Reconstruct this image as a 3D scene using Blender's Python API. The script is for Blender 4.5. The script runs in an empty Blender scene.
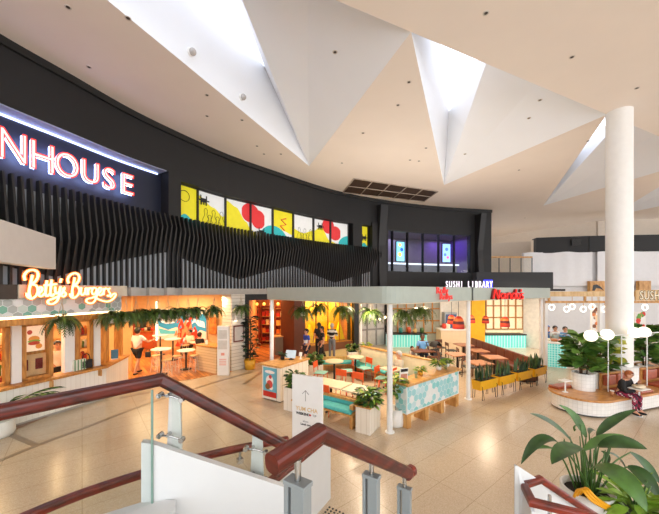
import bpy, bmesh, math, random
from mathutils import Vector, Matrix
R = math.radians; PI = math.pi
rnd = random.Random(7)
COL = bpy.context.scene.collection
F = 311.0; CX = 329.5; HY = 290.0; EYE = 3.3          # lens in pixels, eye level, eye height (metres)
def at(px, py, Y): return Vector(((px-CX)/F*Y, Y, EYE-(py-HY)/F*Y))
def g(px, py, z=0.0):
    Y = F*(EYE-z)/(py-HY); return Vector(((px-CX)/F*Y, Y, z))
def lin(c):
    o = []
    for x in c[:3]:
        x /= 255.0; o.append(x/12.92 if x <= .04045 else ((x+.055)/1.055)**2.4)
    return (o[0], o[1], o[2], 1.0)
# ---------------------------------------------------------------- mesh builder
class MB:
    def __init__(s): s.v=[]; s.f=[]; s.m=[]; s.s=[]; s.uv={}
    def add(s, vs, fs, mi=0, smooth=False, uvs=None):
        o=len(s.v); s.v += [tuple(v) for v in vs]
        for k,f in enumerate(fs):
            if uvs: s.uv[len(s.f)] = [uvs[i] for i in f]
            s.f.append(tuple(i+o for i in f)); s.m.append(mi); s.s.append(smooth)
        return s
    def box(s, c, d, rz=0, mi=0, rx=0, ry=0):
        M = Matrix.Translation(Vector(c)) @ Matrix.Rotation(rz,4,'Z') @ Matrix.Rotation(rx,4,'X') @ Matrix.Rotation(ry,4,'Y')
        vs=[M@Vector((x*d[0]/2,y*d[1]/2,z*d[2]/2)) for z in(-1,1) for y in(-1,1) for x in(-1,1)]
        return s.add(vs,[(0,2,3,1),(4,5,7,6),(0,1,5,4),(2,6,7,3),(0,4,6,2),(1,3,7,5)],mi)
    def bar(s, a, b, w, z0, z1, mi=0, off=0):
        """upright slab standing on the plan line a-b, w thick"""
        a=Vector((a[0],a[1],0)); b=Vector((b[0],b[1],0)); d=b-a; L=d.length; d.normalize(); n=Vector((d.y,-d.x,0))
        c=(a+b)/2+n*off
        return s.box((c.x,c.y,(z0+z1)/2),(L,w,z1-z0),math.atan2(d.y,d.x),mi)
    def prism(s, pts, z0, z1, mi=0):
        n=len(pts); vs=[(p[0],p[1],z0) for p in pts]+[(p[0],p[1],z1) for p in pts]
        fs=[tuple(range(n-1,-1,-1)),tuple(range(n,2*n))]+[(i,(i+1)%n,n+(i+1)%n,n+i) for i in range(n)]
        return s.add(vs,fs,mi)
    def poly(s, pts, mi=0): return s.add(pts,[tuple(range(len(pts)))],mi)
    def plate(s, pts, nrm, t, mi=0):
        """3-D outline with thickness t along nrm"""
        n=len(pts); nv=Vector(nrm).normalized()*t; pts=[Vector(p) for p in pts]
        vs=pts+[p+nv for p in pts]
        fs=[tuple(range(n-1,-1,-1)),tuple(range(n,2*n))]+[(i,(i+1)%n,n+(i+1)%n,n+i) for i in range(n)]
        return s.add(vs,fs,mi)
    def cyl(s, a, b, r0, r1=None, n=12, mi=0, smooth=True):
        r1=r0 if r1 is None else r1; a=Vector(a); b=Vector(b); d=(b-a).normalized()
        u=d.orthogonal().normalized(); w=d.cross(u); vs=[]
        for c,r in((a,r0),(b,r1)):
            for i in range(n):
                t=2*PI*i/n; vs.append(c+u*r*math.cos(t)+w*r*math.sin(t))
        s.add(vs,[(i,(i+1)%n,n+(i+1)%n,n+i) for i in range(n)],mi,smooth)
        s.add(vs[:n],[tuple(range(n-1,-1,-1))],mi); s.add(vs[n:],[tuple(range(n))],mi)
        return s
    def lathe(s, prof, c=(0,0,0), n=20, mi=0, a0=0, a1=2*PI):
        full=abs(a1-a0-2*PI)<1e-6; k=n if full else n+1; vs=[]; uvs=[]; h=0
        for j,(r,z) in enumerate(prof):
            if j: h+=math.hypot(r-prof[j-1][0],z-prof[j-1][1])
            for i in range(k):
                t=a0+(a1-a0)*i/n; vs.append((c[0]+r*math.cos(t),c[1]+r*math.sin(t),c[2]+z)); uvs.append((t*max(r,.02),z))
        fs=[]
        for j in range(len(prof)-1):
            for i in range(n):
                i2=(i+1)%k if full else i+1
                fs.append((j*k+i,j*k+i2,(j+1)*k+i2,(j+1)*k+i))
        return s.add(vs,fs,mi,True,uvs)
    def sphere(s, c, r, sc=(1,1,1), n=14, m=9, mi=0, keep=None):
        vs=[];fs=[]
        for j in range(m+1):
            ph=PI*j/m
            for i in range(n):
                t=2*PI*i/n; vs.append(Vector((math.sin(ph)*math.cos(t)*sc[0],math.sin(ph)*math.sin(t)*sc[1],math.cos(ph)*sc[2]))*r)
        for j in range(m):
            for i in range(n):
                f=(j*n+i,(j+1)*n+i,(j+1)*n+(i+1)%n,j*n+(i+1)%n)
                if keep is None or keep(sum((vs[q] for q in f),Vector())/4/r): fs.append(f)
        c=Vector(c); return s.add([v+c for v in vs],fs,mi,True)
    def tube(s, pts, r, n=8, mi=0, closed=False, taper=None):
        pts=[Vector(p) for p in pts]; N=len(pts); vs=[]; u=None
        for i,p in enumerate(pts):
            if closed: d=pts[(i+1)%N]-pts[i-1]
            else: d=pts[min(i+1,N-1)]-pts[max(i-1,0)]
            if d.length<1e-9: d=Vector((0,0,1))
            d.normalize()
            if u is None: u=d.orthogonal().normalized()
            u=(u-d*u.dot(d)); u=u.normalized() if u.length>1e-6 else d.orthogonal().normalized()
            w=d.cross(u); rr=r if taper is None else r*(taper[0]+(taper[1]-taper[0])*i/max(1,N-1))
            for k in range(n):
                t=2*PI*k/n; vs.append(p+u*rr*math.cos(t)+w*rr*math.sin(t))
        fs=[]
        for i in range(N if closed else N-1):
            for k in range(n):
                a=i*n; b=((i+1)%N)*n; fs.append((a+k,a+(k+1)%n,b+(k+1)%n,b+k))
        if not closed: fs += [tuple(range(n-1,-1,-1)),tuple((N-1)*n+k for k in range(n))]
        return s.add(vs,fs,mi,True)
    def sweep(s, path, w, h, mi=0, rr=.3):
        """a rounded rectangular rail, w wide and h high, its top middle along path"""
        prof=[]
        r=rr*min(w,h)
        for cx,cz,a0 in((w/2-r,-r,0),(-w/2+r,-r,90),(-w/2+r,-h+r,180),(w/2-r,-h+r,270)):
            for k in range(4):
                t=R(a0+30*k); prof.append((cx+r*math.cos(t),cz+r*math.sin(t)))
        path=[Vector(p) for p in path]; N=len(path); n=len(prof); vs=[]
        for i,p in enumerate(path):
            d0=(path[i]-path[i-1]).normalized() if i else None
            d1=(path[i+1]-path[i]).normalized() if i<N-1 else None
            d=(d0+d1).normalized() if d0 and d1 else (d0 or d1)
            side=Vector((d.y,-d.x,0))
            if side.length<1e-4: side=Vector((1,0,0))
            side.normalize(); k=1.0
            if d0 and d1:
                a=Vector((d0.x,d0.y)); b=Vector((d1.x,d1.y))
                if a.length>1e-4 and b.length>1e-4: k=1/max(.4,math.cos(a.angle(b)/2))
            up=side.cross(d).normalized()
            k2=1.0
            if d0 and d1: k2=1/max(.5,math.cos(d0.angle(d1)/2)) if k<1.02 else 1.0
            for x,z in prof: vs.append(p+side*x*k+up*z*k2)
        fs=[]
        for i in range(N-1):
            for k in range(n): fs.append((i*n+k,i*n+(k+1)%n,(i+1)*n+(k+1)%n,(i+1)*n+k))
        s.add(vs,fs,mi,False); s.add(vs[:n],[tuple(range(n))],mi); s.add(vs[-n:],[tuple(range(n-1,-1,-1))],mi)
        return s
    def build(s, name, mats, parent=None, loc=None, rz=0, bevel=0, fix=True, autosmooth=False):
        me=bpy.data.meshes.new(name); me.from_pydata(s.v,[],s.f)
        if not isinstance(mats,(list,tuple)): mats=[mats]
        for m in mats: me.materials.append(m)
        me.polygons.foreach_set('material_index',s.m); me.polygons.foreach_set('use_smooth',s.s)
        if s.uv:
            l=me.uv_layers.new(name='UVMap').data
            for fi,uv in s.uv.items():
                st=me.polygons[fi].loop_start
                for k,q in enumerate(uv): l[st+k].uv=q
        if fix:
            bm=bmesh.new(); bm.from_mesh(me); bmesh.ops.recalc_face_normals(bm,faces=bm.faces); bm.to_mesh(me); bm.free()
        me.update()
        o=bpy.data.objects.new(name,me); COL.objects.link(o)
        if parent: o.parent=parent
        if loc is not None: o.location=loc
        o.rotation_euler[2]=rz
        if bevel:
            b=o.modifiers.new('bevel','BEVEL'); b.width=bevel; b.segments=2; b.limit_method='ANGLE'; b.angle_limit=R(40)
        return o
def tag(o,label,cat,group=None,kind=None):
    o['label']=label; o['category']=cat
    if group: o['group']=group
    if kind: o['kind']=kind
    return o
def thing(name,label,cat,loc=(0,0,0),rz=0,group=None):
    o=bpy.data.objects.new(name,None); o.empty_display_size=.1; COL.objects.link(o)
    o.location=loc; o.rotation_euler[2]=rz
    return tag(o,label,cat,group)
def struct(o,label=None):
    o['kind']='structure'
    if label: o['label']=label
    return o
def copy_tree(o,loc,rz,label,group=None,scale=None):
    r=o.copy(); COL.objects.link(r); r.location=loc; r.rotation_euler[2]=rz; r['label']=label
    if group: r['group']=group
    if scale: r.scale=(scale,)*3 if not isinstance(scale,(tuple,list)) else scale
    for c in list(o.children):
        d=c.copy(); COL.objects.link(d); d.parent=r
        for e in list(c.children):
            h=e.copy(); COL.objects.link(h); h.parent=d
    return r
def text_mesh(body,size,ext=.01,name='letter',bevel=0,offset=0,outline=False):
    cu=bpy.data.curves.new('t','FONT'); cu.body=body; cu.size=size; cu.extrude=0 if outline else ext; cu.align_x='CENTER'; cu.offset=offset
    cu.resolution_u=4
    if outline: cu.fill_mode='NONE' if hasattr(cu,'fill_mode') else cu.fill_mode; cu.bevel_depth=bevel; cu.bevel_resolution=1
    ob=bpy.data.objects.new('t',cu); COL.objects.link(ob)
    dg=bpy.context.evaluated_depsgraph_get(); me=bpy.data.meshes.new_from_object(ob.evaluated_get(dg)); me.name=name
    bpy.data.objects.remove(ob); bpy.data.curves.remove(cu); me.materials.clear()
    return me
def text_obj(body,size,mat,loc,face,parent=None,name='lettering',ext=.01,bevel=0,outline=False,tilt=0,sx=1,offset=0):
    """lettering standing upright; face = angle in plan of the reading direction (left to right)"""
    me=text_mesh(body,size,ext,name,bevel,offset,outline); me.materials.append(mat)
    o=bpy.data.objects.new(name,me); COL.objects.link(o)
    if parent: o.parent=parent
    o.location=loc; o.rotation_euler=(R(90)-tilt,0,face); o.scale[0]=sx
    return o
def smooth_pts(pts,k=5):
    pts=[Vector(p) for p in pts]; out=[]; N=len(pts)
    for i in range(N-1):
        a=pts[max(i-1,0)];b=pts[i];c=pts[i+1];d=pts[min(i+2,N-1)]
        for j in range(k):
            t=j/k; out.append(.5*((2*b)+(c-a)*t+(2*a-5*b+4*c-d)*t*t+(3*b-a-3*c+d)*t**3))
    out.append(pts[-1]); return out
# ---------------------------------------------------------------- materials
MT={}
def nt(name):
    m=bpy.data.materials.new(name); m.use_nodes=True; t=m.node_tree; b=t.nodes['Principled BSDF']; return m,t,b
def coord(t,kind='Object',scale=(1,1,1),rot=(0,0,0)):
    tc=t.nodes.new('ShaderNodeTexCoord'); mp=t.nodes.new('ShaderNodeMapping'); mp.inputs['Scale'].default_value=scale; mp.inputs['Rotation'].default_value=rot
    t.links.new(tc.outputs[kind],mp.inputs['Vector']); return mp.outputs['Vector']
def ramp(t,fac,stops):
    r=t.nodes.new('ShaderNodeValToRGB'); e=r.color_ramp.elements
    while len(e)<len(stops): e.new(.5)
    for k,(p,c) in enumerate(stops): e[k].position=p; e[k].color=c
    t.links.new(fac,r.inputs['Fac']); return r.outputs['Color']
def sc(c,k): return (min(1,c[0]*k),min(1,c[1]*k),min(1,c[2]*k),1)
def mat(name,rgb,rough=.5,metal=0,var=.08,scale=6,emit=0,ecol=None,bump=0,spec=None,trans=0,coat=0):
    if name in MT: return MT[name]
    m,t,b=nt(name); c=lin(rgb); v=coord(t)
    n=t.nodes.new('ShaderNodeTexNoise'); n.inputs['Scale'].default_value=scale; n.inputs['Detail'].default_value=3
    t.links.new(v,n.inputs['Vector'])
    col=ramp(t,n.outputs['Fac'],[(.3,sc(c,1-var)),(.7,sc(c,1+var))]); t.links.new(col,b.inputs['Base Color'])
    b.inputs['Roughness'].default_value=rough; b.inputs['Metallic'].default_value=metal
    if spec is not None: b.inputs['Specular IOR Level'].default_value=spec
    if coat: b.inputs['Coat Weight'].default_value=coat; b.inputs['Coat Roughness'].default_value=.08
    if trans: b.inputs['Transmission Weight'].default_value=trans
    if emit:
        if ecol: b.inputs['Emission Color'].default_value=lin(ecol)
        else: t.links.new(col,b.inputs['Emission Color'])
        b.inputs['Emission Strength'].default_value=emit
    if bump:
        bp=t.nodes.new('ShaderNodeBump'); bp.inputs['Strength'].default_value=bump; bp.inputs['Distance'].default_value=.02
        t.links.new(n.outputs['Fac'],bp.inputs['Height']); t.links.new(bp.outputs['Normal'],b.inputs['Normal'])
    MT[name]=m; return m
def wood(name,rgb,dark,rough=.4,scale=(1.5,1.5,18),coat=0,rot=(0,0,0),emit=0):
    m,t,b=nt(name); v=coord(t,'Object',scale,rot)
    n=t.nodes.new('ShaderNodeTexNoise'); n.inputs['Scale'].default_value=2.2; n.inputs['Detail'].default_value=6; n.inputs['Distortion'].default_value=.6
    t.links.new(v,n.inputs['Vector'])
    col=ramp(t,n.outputs['Fac'],[(.32,lin(dark)),(.66,lin(rgb))]); t.links.new(col,b.inputs['Base Color'])
    b.inputs['Roughness'].default_value=rough
    if coat: b.inputs['Coat Weight'].default_value=coat; b.inputs['Coat Roughness'].default_value=.06
    MT[name]=m; return m
def facevec(t,ang):
    """vector (distance along plan direction ang, height, 0) for wall patterns"""
    tc=t.nodes.new('ShaderNodeTexCoord'); d=t.nodes.new('ShaderNodeVectorMath'); d.operation='DOT_PRODUCT'
    d.inputs[1].default_value=(math.cos(ang),math.sin(ang),0); t.links.new(tc.outputs['Object'],d.inputs[0])
    s=t.nodes.new('ShaderNodeSeparateXYZ'); t.links.new(tc.outputs['Object'],s.inputs[0])
    c=t.nodes.new('ShaderNodeCombineXYZ'); t.links.new(d.outputs['Value'],c.inputs[0]); t.links.new(s.outputs['Z'],c.inputs[1]); return c.outputs[0]
def brick(name,rgb,rgb2,joint,w,h,mortar=.006,ang=0,uv=False,rough=.3,offset=.5,emit=0,floor=None,bump=.3):
    m,t,b=nt(name)
    if uv: v=coord(t,'UV')
    elif floor is not None: v=coord(t,'Object',(1,1,1),(0,0,floor))
    else: v=facevec(t,ang)
    k=t.nodes.new('ShaderNodeTexBrick'); k.offset=offset; k.inputs['Color1'].default_value=lin(rgb); k.inputs['Color2'].default_value=lin(rgb2); k.inputs['Mortar'].default_value=lin(joint)
    k.inputs['Scale'].default_value=1; k.inputs['Brick Width'].default_value=w; k.inputs['Row Height'].default_value=h; k.inputs['Mortar Size'].default_value=mortar
    t.links.new(v,k.inputs['Vector']); t.links.new(k.outputs['Color'],b.inputs['Base Color']); b.inputs['Roughness'].default_value=rough
    if emit: t.links.new(k.outputs['Color'],b.inputs['Emission Color']); b.inputs['Emission Strength'].default_value=emit
    MT[name]=m; return m
def glow(name,rgb,strength):
    m,t,b=nt(name); b.inputs['Base Color'].default_value=lin(rgb); b.inputs['Emission Color'].default_value=lin(rgb); b.inputs['Emission Strength'].default_value=strength
    MT[name]=m; return m
def glass(name,rgb=(248,251,250),alpha=.12,rough=.03):
    """clear sheet glass: mostly see-through with a fresnel reflection"""
    m=bpy.data.materials.new(name); m.use_nodes=True; t=m.node_tree; t.nodes.clear()
    o=t.nodes.new('ShaderNodeOutputMaterial'); a=t.nodes.new('ShaderNodeBsdfTransparent'); a.inputs[0].default_value=lin(rgb)
    gl=t.nodes.new('ShaderNodeBsdfGlossy'); gl.inputs['Roughness'].default_value=rough
    fr=t.nodes.new('ShaderNodeFresnel'); fr.inputs[0].default_value=1.45
    ge=t.nodes.new('ShaderNodeNewGeometry'); iv=t.nodes.new('ShaderNodeMath'); iv.operation='SUBTRACT'; iv.inputs[0].default_value=1; t.links.new(ge.outputs['Backfacing'],iv.inputs[1]); ml=t.nodes.new('ShaderNodeMath'); ml.operation='MULTIPLY'; t.links.new(fr.outputs[0],ml.inputs[0]); t.links.new(iv.outputs[0],ml.inputs[1])
    mx=t.nodes.new('ShaderNodeMixShader'); t.links.new(ml.outputs[0],mx.inputs[0]); t.links.new(a.outputs[0],mx.inputs[1]); t.links.new(gl.outputs[0],mx.inputs[2]); t.links.new(mx.outputs[0],o.inputs[0])
    MT[name]=m; return m
# palette
white=mat('white_paint',(236,234,230),.5,var=.02)
ceilm=mat('ceiling_plaster',(236,226,218),.75,var=.015,scale=1)
wellm=mat('well_plaster_skylit',(238,242,249),.7,var=.01,scale=1)  # skylight put into the colour: cooler and whiter than the ceiling plaster
black=mat('black_wall',(15,14,16),.6,var=.08,scale=2)
black2=mat('black_metal',(22,22,23),.42,var=.1)
finm=mat('fin_black',(26,25,26),.45,var=.1)
finback=mat('fin_backing',(180,186,192),.6,var=.1,scale=2)
navy=mat('navy_panel',(18,24,44),.55,var=.06)
grey=mat('grey_steel_paint',(142,150,152),.35,metal=.2,var=.04)
steel=mat('stainless_steel',(190,192,192),.22,metal=1,var=.05)
canopym=mat('canopy_grey_green',(166,174,164),.5,var=.03)
concrete=mat('pale_concrete',(176,172,166),.7,var=.06)
mahog=wood('mahogany',(100,28,12),(38,8,3),.34,(3,3,9),coat=.08)
mahog_end=wood('mahogany_red',(132,38,14),(66,15,6),.34,(3,3,9),coat=.08)
oak=wood('oak',(214,164,96),(180,124,62),.45,(4,4,1.2))
oakh=wood('oak_bench',(208,150,84),(176,116,56),.35,(1.5,7,3),coat=.2)
oaklt=wood('pale_oak',(222,190,140),(196,158,104),.5,(4,4,1.2))
timberframe=wood('honey_timber',(212,150,72),(164,104,44),.45,(7,7,1.2))
brownwood=wood('brown_wood',(120,72,40),(78,44,24),.45,(5,5,1))
floorwood=brick('orange_floorboards',(222,150,80),(150,84,36),(120,70,34),.6,.12,.006,floor=.9,rough=.3)
leather=mat('tan_leather',(158,72,38),.38,var=.18,scale=9,coat=.15)
brownlea=mat('brown_leather',(112,58,38),.45,var=.15,scale=9)
teal=mat('teal_cushion',(84,186,184),.7,var=.12,scale=14)
mint=mat('mint_seat',(150,208,196),.55,var=.05)
orangem=mat('orange_metal',(226,84,26),.4,var=.06)
redm=mat('red_paint',(196,40,30),.4,var=.08)
redsign=mat('red_sign_face',(205,34,26),.4,var=.05,emit=.35)
yellowm=mat('yellow_metal',(226,168,20),.45,var=.05)
yellowpot=mat('yellow_pot',(214,158,40),.5)
tabletop=mat('cream_tabletop',(232,214,184),.4,var=.04)
pinkwood=wood('rosy_timber',(196,140,104),(160,104,74),.45,(2,8,2))
soil=mat('dark_soil',(44,32,24),.95,var=.3,scale=30,bump=.6)
leafg=mat('leaf_green',(84,122,46),.45,var=.35,scale=5,spec=.5)
leafd=mat('leaf_dark_green',(36,66,34),.4,var=.35,scale=4)
leafl=mat('leaf_light_green',(126,158,50),.45,var=.3,scale=6)
leafy=mat('leaf_yellow_green',(170,170,60),.5,var=.25,scale=8)
fernm=mat('fern_green',(50,74,26),.5,var=.45,scale=6)
lilym=mat('lily_leaf',(48,80,30),.45,var=.35,scale=7,coat=.03)
stemm=mat('plant_stem',(70,106,46),.45,var=.15)
trunk=mat('bark',(92,70,48),.8,var=.2)
skin=mat('skin_tone',(206,150,118),.5,var=.04)
skin2=mat('skin_brown',(120,78,56),.5,var=.04)
haird=mat('dark_hair',(32,24,20),.5,var=.2,scale=30)
hairr=mat('auburn_hair',(168,88,40),.5,var=.2,scale=30)
hairg=mat('grey_hair',(196,192,186),.6,var=.1,scale=30)
potw=mat('white_pot',(228,226,220),.4,var=.03)
screenm=glow('screen_glow',(200,225,240),1.2)
glassm=glass('clear_glass')
glassg=glass('greenish_glass',(250,252,251))
shipl=brick('white_shiplap',(228,222,210),(222,214,202),(168,158,140),30,.14,.008,ang=.8,rough=.55)
plankv=brick('white_plank_planter',(232,224,210),(226,217,202),(212,200,182),.11,30,.006,ang=.66,rough=.55,offset=0)
tilew=brick('white_square_tile',(238,236,232),(232,230,226),(214,212,208),.1,.1,.004,uv=True,rough=.2,offset=0)
# ================================================================ the curved shopfront line
KP=[(-900,-7.9,-9),(-500,-7.75,-2),(-250,-7.65,2.2),(-113,-7.45,5.0),(0,-7.13,6.73),(67,-6.68,7.9),(133,-6.02,9.62),(200,-4.85,11.64),(220,-4.36,12.4),(270,-2.73,14.25),(340,.59,17.45),(440,7.3,20.6),(490,11.0,21.4),(560,17.0,22.6)]
def _spl(p,k):
    i=0
    while i<len(KP)-2 and p>KP[i+1][0]: i+=1
    p0,p1=KP[i],KP[i+1]; h=p1[0]-p0[0]; t=(p-p0[0])/h
    def sl(j):
        if j<=0: return (KP[1][k]-KP[0][k])/(KP[1][0]-KP[0][0])
        if j>=len(KP)-1: return (KP[-1][k]-KP[-2][k])/(KP[-1][0]-KP[-2][0])
        a=(KP[j][k]-KP[j-1][k])/(KP[j][0]-KP[j-1][0]); b=(KP[j+1][k]-KP[j][k])/(KP[j+1][0]-KP[j][0])
        wa=KP[j+1][0]-KP[j][0]; wb=KP[j][0]-KP[j-1][0]
        return (a*wa+b*wb)/(wa+wb)
    a=sl(i)*h; b=sl(i+1)*h
    return (2*t**3-3*t*t+1)*p0[k]+(t**3-2*t*t+t)*a+(-2*t**3+3*t*t)*p1[k]+(t**3-t*t)*b
def Bt(p):
    d=Vector((_spl(p+2,1)-_spl(p-2,1),_spl(p+2,2)-_spl(p-2,2),0)); return d.normalized()
def Bp(p,off=0,z=0):
    d=Bt(p); return Vector((_spl(p,1)+d.y*off,_spl(p,2)-d.x*off,z))
def Bang(p): d=Bt(p); return math.atan2(d.y,d.x)
def onB(px,py,off=0):
    """the point of the curve's offset line seen in pixel column px, at height of row py"""
    q=px
    for _ in range(12):
        P=Bp(q,off); q+= px-(CX+F*P.x/P.y)
    P=Bp(q,off); P.z=EYE-(py-HY)/F*P.y; return P
def pcol(px,off=0): P=onB(px,HY,off); return P
def cbox(mb,p0,p1,oa,ob,z0,z1,mi=0,step=12,za=None):
    """block following the curve from p0 to p1, between offsets oa<ob and heights z0<z1"""
    n=max(1,int(abs(p1-p0)/step)); vs=[]
    for i in range(n+1):
        p=p0+(p1-p0)*i/n
        for o,z in((oa,z0),(ob,z0),(ob,z1),(oa,z1)): vs.append(Bp(p,o,z))
    fs=[]
    for i in range(n):
        for k in range(4): fs.append((i*4+k,i*4+(k+1)%4,(i+1)*4+(k+1)%4,(i+1)*4+k))
    fs += [(0,1,2,3),(n*4+3,n*4+2,n*4+1,n*4)]
    return mb.add(vs,fs,mi)
# ================================================================ floor
def floor_mat():
    m,t,b=nt('terrazzo_floor'); v=coord(t)
    vo=t.nodes.new('ShaderNodeTexVoronoi'); vo.inputs['Scale'].default_value=80; t.links.new(v,vo.inputs['Vector'])
    no=t.nodes.new('ShaderNodeTexNoise'); no.inputs['Scale'].default_value=.8; no.inputs['Detail'].default_value=5; t.links.new(v,no.inputs['Vector'])
    c1=ramp(t,vo.outputs['Color'],[(.1,lin((198,179,153))),(.55,lin((209,191,165))),(.95,lin((218,202,179)))])
    c2=ramp(t,no.outputs['Fac'],[(.3,(.92,.91,.9,1)),(.7,(1,1,1,1))])
    mx=t.nodes.new('ShaderNodeMix'); mx.data_type='RGBA'; mx.blend_type='MULTIPLY'; mx.inputs['Factor'].default_value=1
    t.links.new(c1,mx.inputs[6]); t.links.new(c2,mx.inputs[7])
    k=t.nodes.new('ShaderNodeTexBrick'); k.offset=0; k.inputs['Color1'].default_value=(1,1,1,1); k.inputs['Color2'].default_value=(.96,.95,.94,1); k.inputs['Mortar'].default_value=(.7,.66,.6,1)
    k.inputs['Scale'].default_value=1; k.inputs['Brick Width'].default_value=1.2; k.inputs['Row Height'].default_value=.6; k.inputs['Mortar Size'].default_value=.005
    t.links.new(coord(t,'Object',(1,1,1),(0,0,R(-38.5))),k.inputs['Vector'])
    m2=t.nodes.new('ShaderNodeMix'); m2.data_type='RGBA'; m2.blend_type='MULTIPLY'; m2.inputs['Factor'].default_value=1
    t.links.new(mx.outputs[2],m2.inputs[6]); t.links.new(k.outputs['Color'],m2.inputs[7]); t.links.new(m2.outputs[2],b.inputs['Base Color'])
    b.inputs['Roughness'].default_value=.24; return m
fm=floor_mat()
struct(MB().poly([(-22,-9,0),(46,-9,0),(46,40,0),(-22,40,0)]).build('floor',fm),'polished beige terrazzo floor of the mall')
band=mat('floor_band_stone',(140,118,90),.3,var=.12,scale=20)
mb=MB(); cbox(mb,-200,240,.86,.98,-.02,.004); struct(mb.build('trim_1',band),'dark stone band in the floor following the shopfronts')
mb=MB()
for a,b in ((g(4,432),g(38,446)),(g(150,392),g(120,398)),(g(262,372),g(244,384))): mb.bar(a,b,.12,-.02,.0035)
struct(mb.build('trim_2',band),'dark stone cross bands in the floor')
# ================================================================ folded ceiling and its light wells
CZ=8.8
def PP(k): return Vector((1.74+6.96*(k-1),6.63+3.12*(k-1),CZ))
AA=[Vector((-.9,13.8,CZ)),Vector((6.0,16.3,CZ)),Vector((13.95,20.3,CZ)),Vector((21.0,23.2,CZ))]
def lineY(x): return 6.63+(x-1.74)*3.12/6.96
mb=MB()
mb.poly([(-22,-9,CZ),(46,-9,CZ),(46,lineY(46),CZ),tuple(PP(4)),tuple(PP(3)),tuple(PP(2)),tuple(PP(1)),tuple(PP(0)),(-22,lineY(-22),CZ)])
mb.poly([(-22,lineY(-22),CZ),tuple(PP(0)),tuple(AA[0]),(-4,40,CZ),(-22,40,CZ)])
for k in range(3): mb.poly([tuple(AA[k]),tuple(PP(k+1)),tuple(AA[k+1])])
mb.poly([(-4,40,CZ)]+[tuple(a) for a in AA]+[tuple(PP(4)),(46,lineY(46),CZ),(46,40,CZ)])
WT=10.5
sky_glass=glow('skylight_glass',(236,243,255),1.4)
for k in range(4):
    A=AA[k]; dA=A-AA[0]; P0=PP(k); P1=PP(k+1)
    S=Vector((-2.1,10.0,WT))+Vector((dA.x,dA.y,0)); dP=P0-PP(0)
    TL=Vector((-4.55,4.15,WT))+dP; TR=Vector((-2.43,5.0,WT))+dP; Mx=Vector((-.43,5.85,9.9))+dP
    mb.poly([P0,A,S],1); mb.poly([P0,S,TL],1); mb.poly([A,TR,S],1); mb.poly([A,Mx,TR],1); mb.poly([A,P1,Mx],1); mb.poly([P0,TL,TR,Mx,P1],1)
    w=MB().poly([S,TL,TR]).build('window_%d'%(20+k),sky_glass)
    struct(w,'bright triangular skylight glass at the top of a ceiling light well')
struct(mb.build('ceiling',[ceilm,wellm],fix=False),'pale plaster ceiling folded into triangular light wells')
# recessed downlights, mostly off
dl=[(68,7),(89,67),(128,18),(207,95),(207,116),(242,120),(257,146),(264,154),(281,154),(335,52),(409,82),(363,133),(398,105),(426,148),(410,160),(419,161),(572,57),(637,88),(486,13),(588,141),(529,118),(465,154),(519,170),(342,163),(540,100),(480,225),(525,218)]
rim=mat('downlight_rim',(205,198,190),.4); hole=mat('downlight_hole',(52,44,38),.6); lampw=glow('downlight_lamp',(255,226,190),5)
first=None
for i,(px,py) in enumerate(dl):
    P=at(px,py,F*(CZ-EYE)/(HY-py)); loc=(P.x,P.y,CZ)
    lab='small round recessed downlight set in the pale mall ceiling'
    if first is None:
        first=thing('ceiling_downlight',lab,'downlight',loc,0,'recessed ceiling downlights')
        MB().lathe([(.035,-.004),(.056,-.010),(.06,0)],n=16).build('rim',rim,first)
        MB().cyl((0,0,-.006),(0,0,-.001),.036,n=16).build('lamp',hole,first)
    else: copy_tree(first,loc,0,lab)
# dome cameras on the well wall and ceiling speakers
for n_,(px,py,Yd,zz,lab) in enumerate([(190,52,8.0,0,'small white wall camera on the light well face, leftmost one'),(241,97,11.0,0,'small white wall camera on the light well face near the downlights')]):
    A=AA[0]; P0=PP(0); S=Vector((-2.1,10.0,WT)); nrm=(A-P0).cross(S-P0).normalized()
    o=Vector((0,0,EYE)); d=Vector(((px-CX)/F,1,(HY-py)/F)); tt=(P0-o).dot(nrm)/d.dot(nrm); P=o+d*tt
    if nrm.dot(d)>0: nrm=-nrm
    c=thing('dome_camera',lab,'camera',P)
    MB().cyl(-nrm*.01,nrm*.06,.09,.09,n=14).build('base',white,c); MB().sphere(nrm*.09,.085,n=14,m=8).build('dome',mat('camera_dome',(178,172,168),.25),c)
# dark air grille
gc=[g_ for g_ in ()]
def onC(px,py): P=at(px,py,F*(CZ-EYE)/(HY-py)); return Vector((P.x,P.y,CZ))
q=[onC(354,178),onC(438,191),onC(424,201),onC(343,192)]
gr=thing('ceiling_grille','dark square-panelled return air grille set in the ceiling above the black corner','air grille',(0,0,0))
mb=MB(); mb.plate([v-Vector((0,0,.02)) for v in q],(0,0,1),.015); mb.build('backing',mat('grille_dark',(66,48,36),.7,var=.2,scale=30),gr)
mb=MB()
def lerp4(u,w): return (q[0]*(1-u)+q[1]*u)*(1-w)+(q[3]*(1-u)+q[2]*u)*w-Vector((0,0,.03))
for i in range(6): mb.tube([lerp4(i/5,0),lerp4(i/5,1)],.03,4)
for j in range(3): mb.tube([lerp4(0,j/2),lerp4(1,j/2)],.03,4)
mb.build('frame',mat('grille_frame',(178,164,150),.5),gr)
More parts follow.
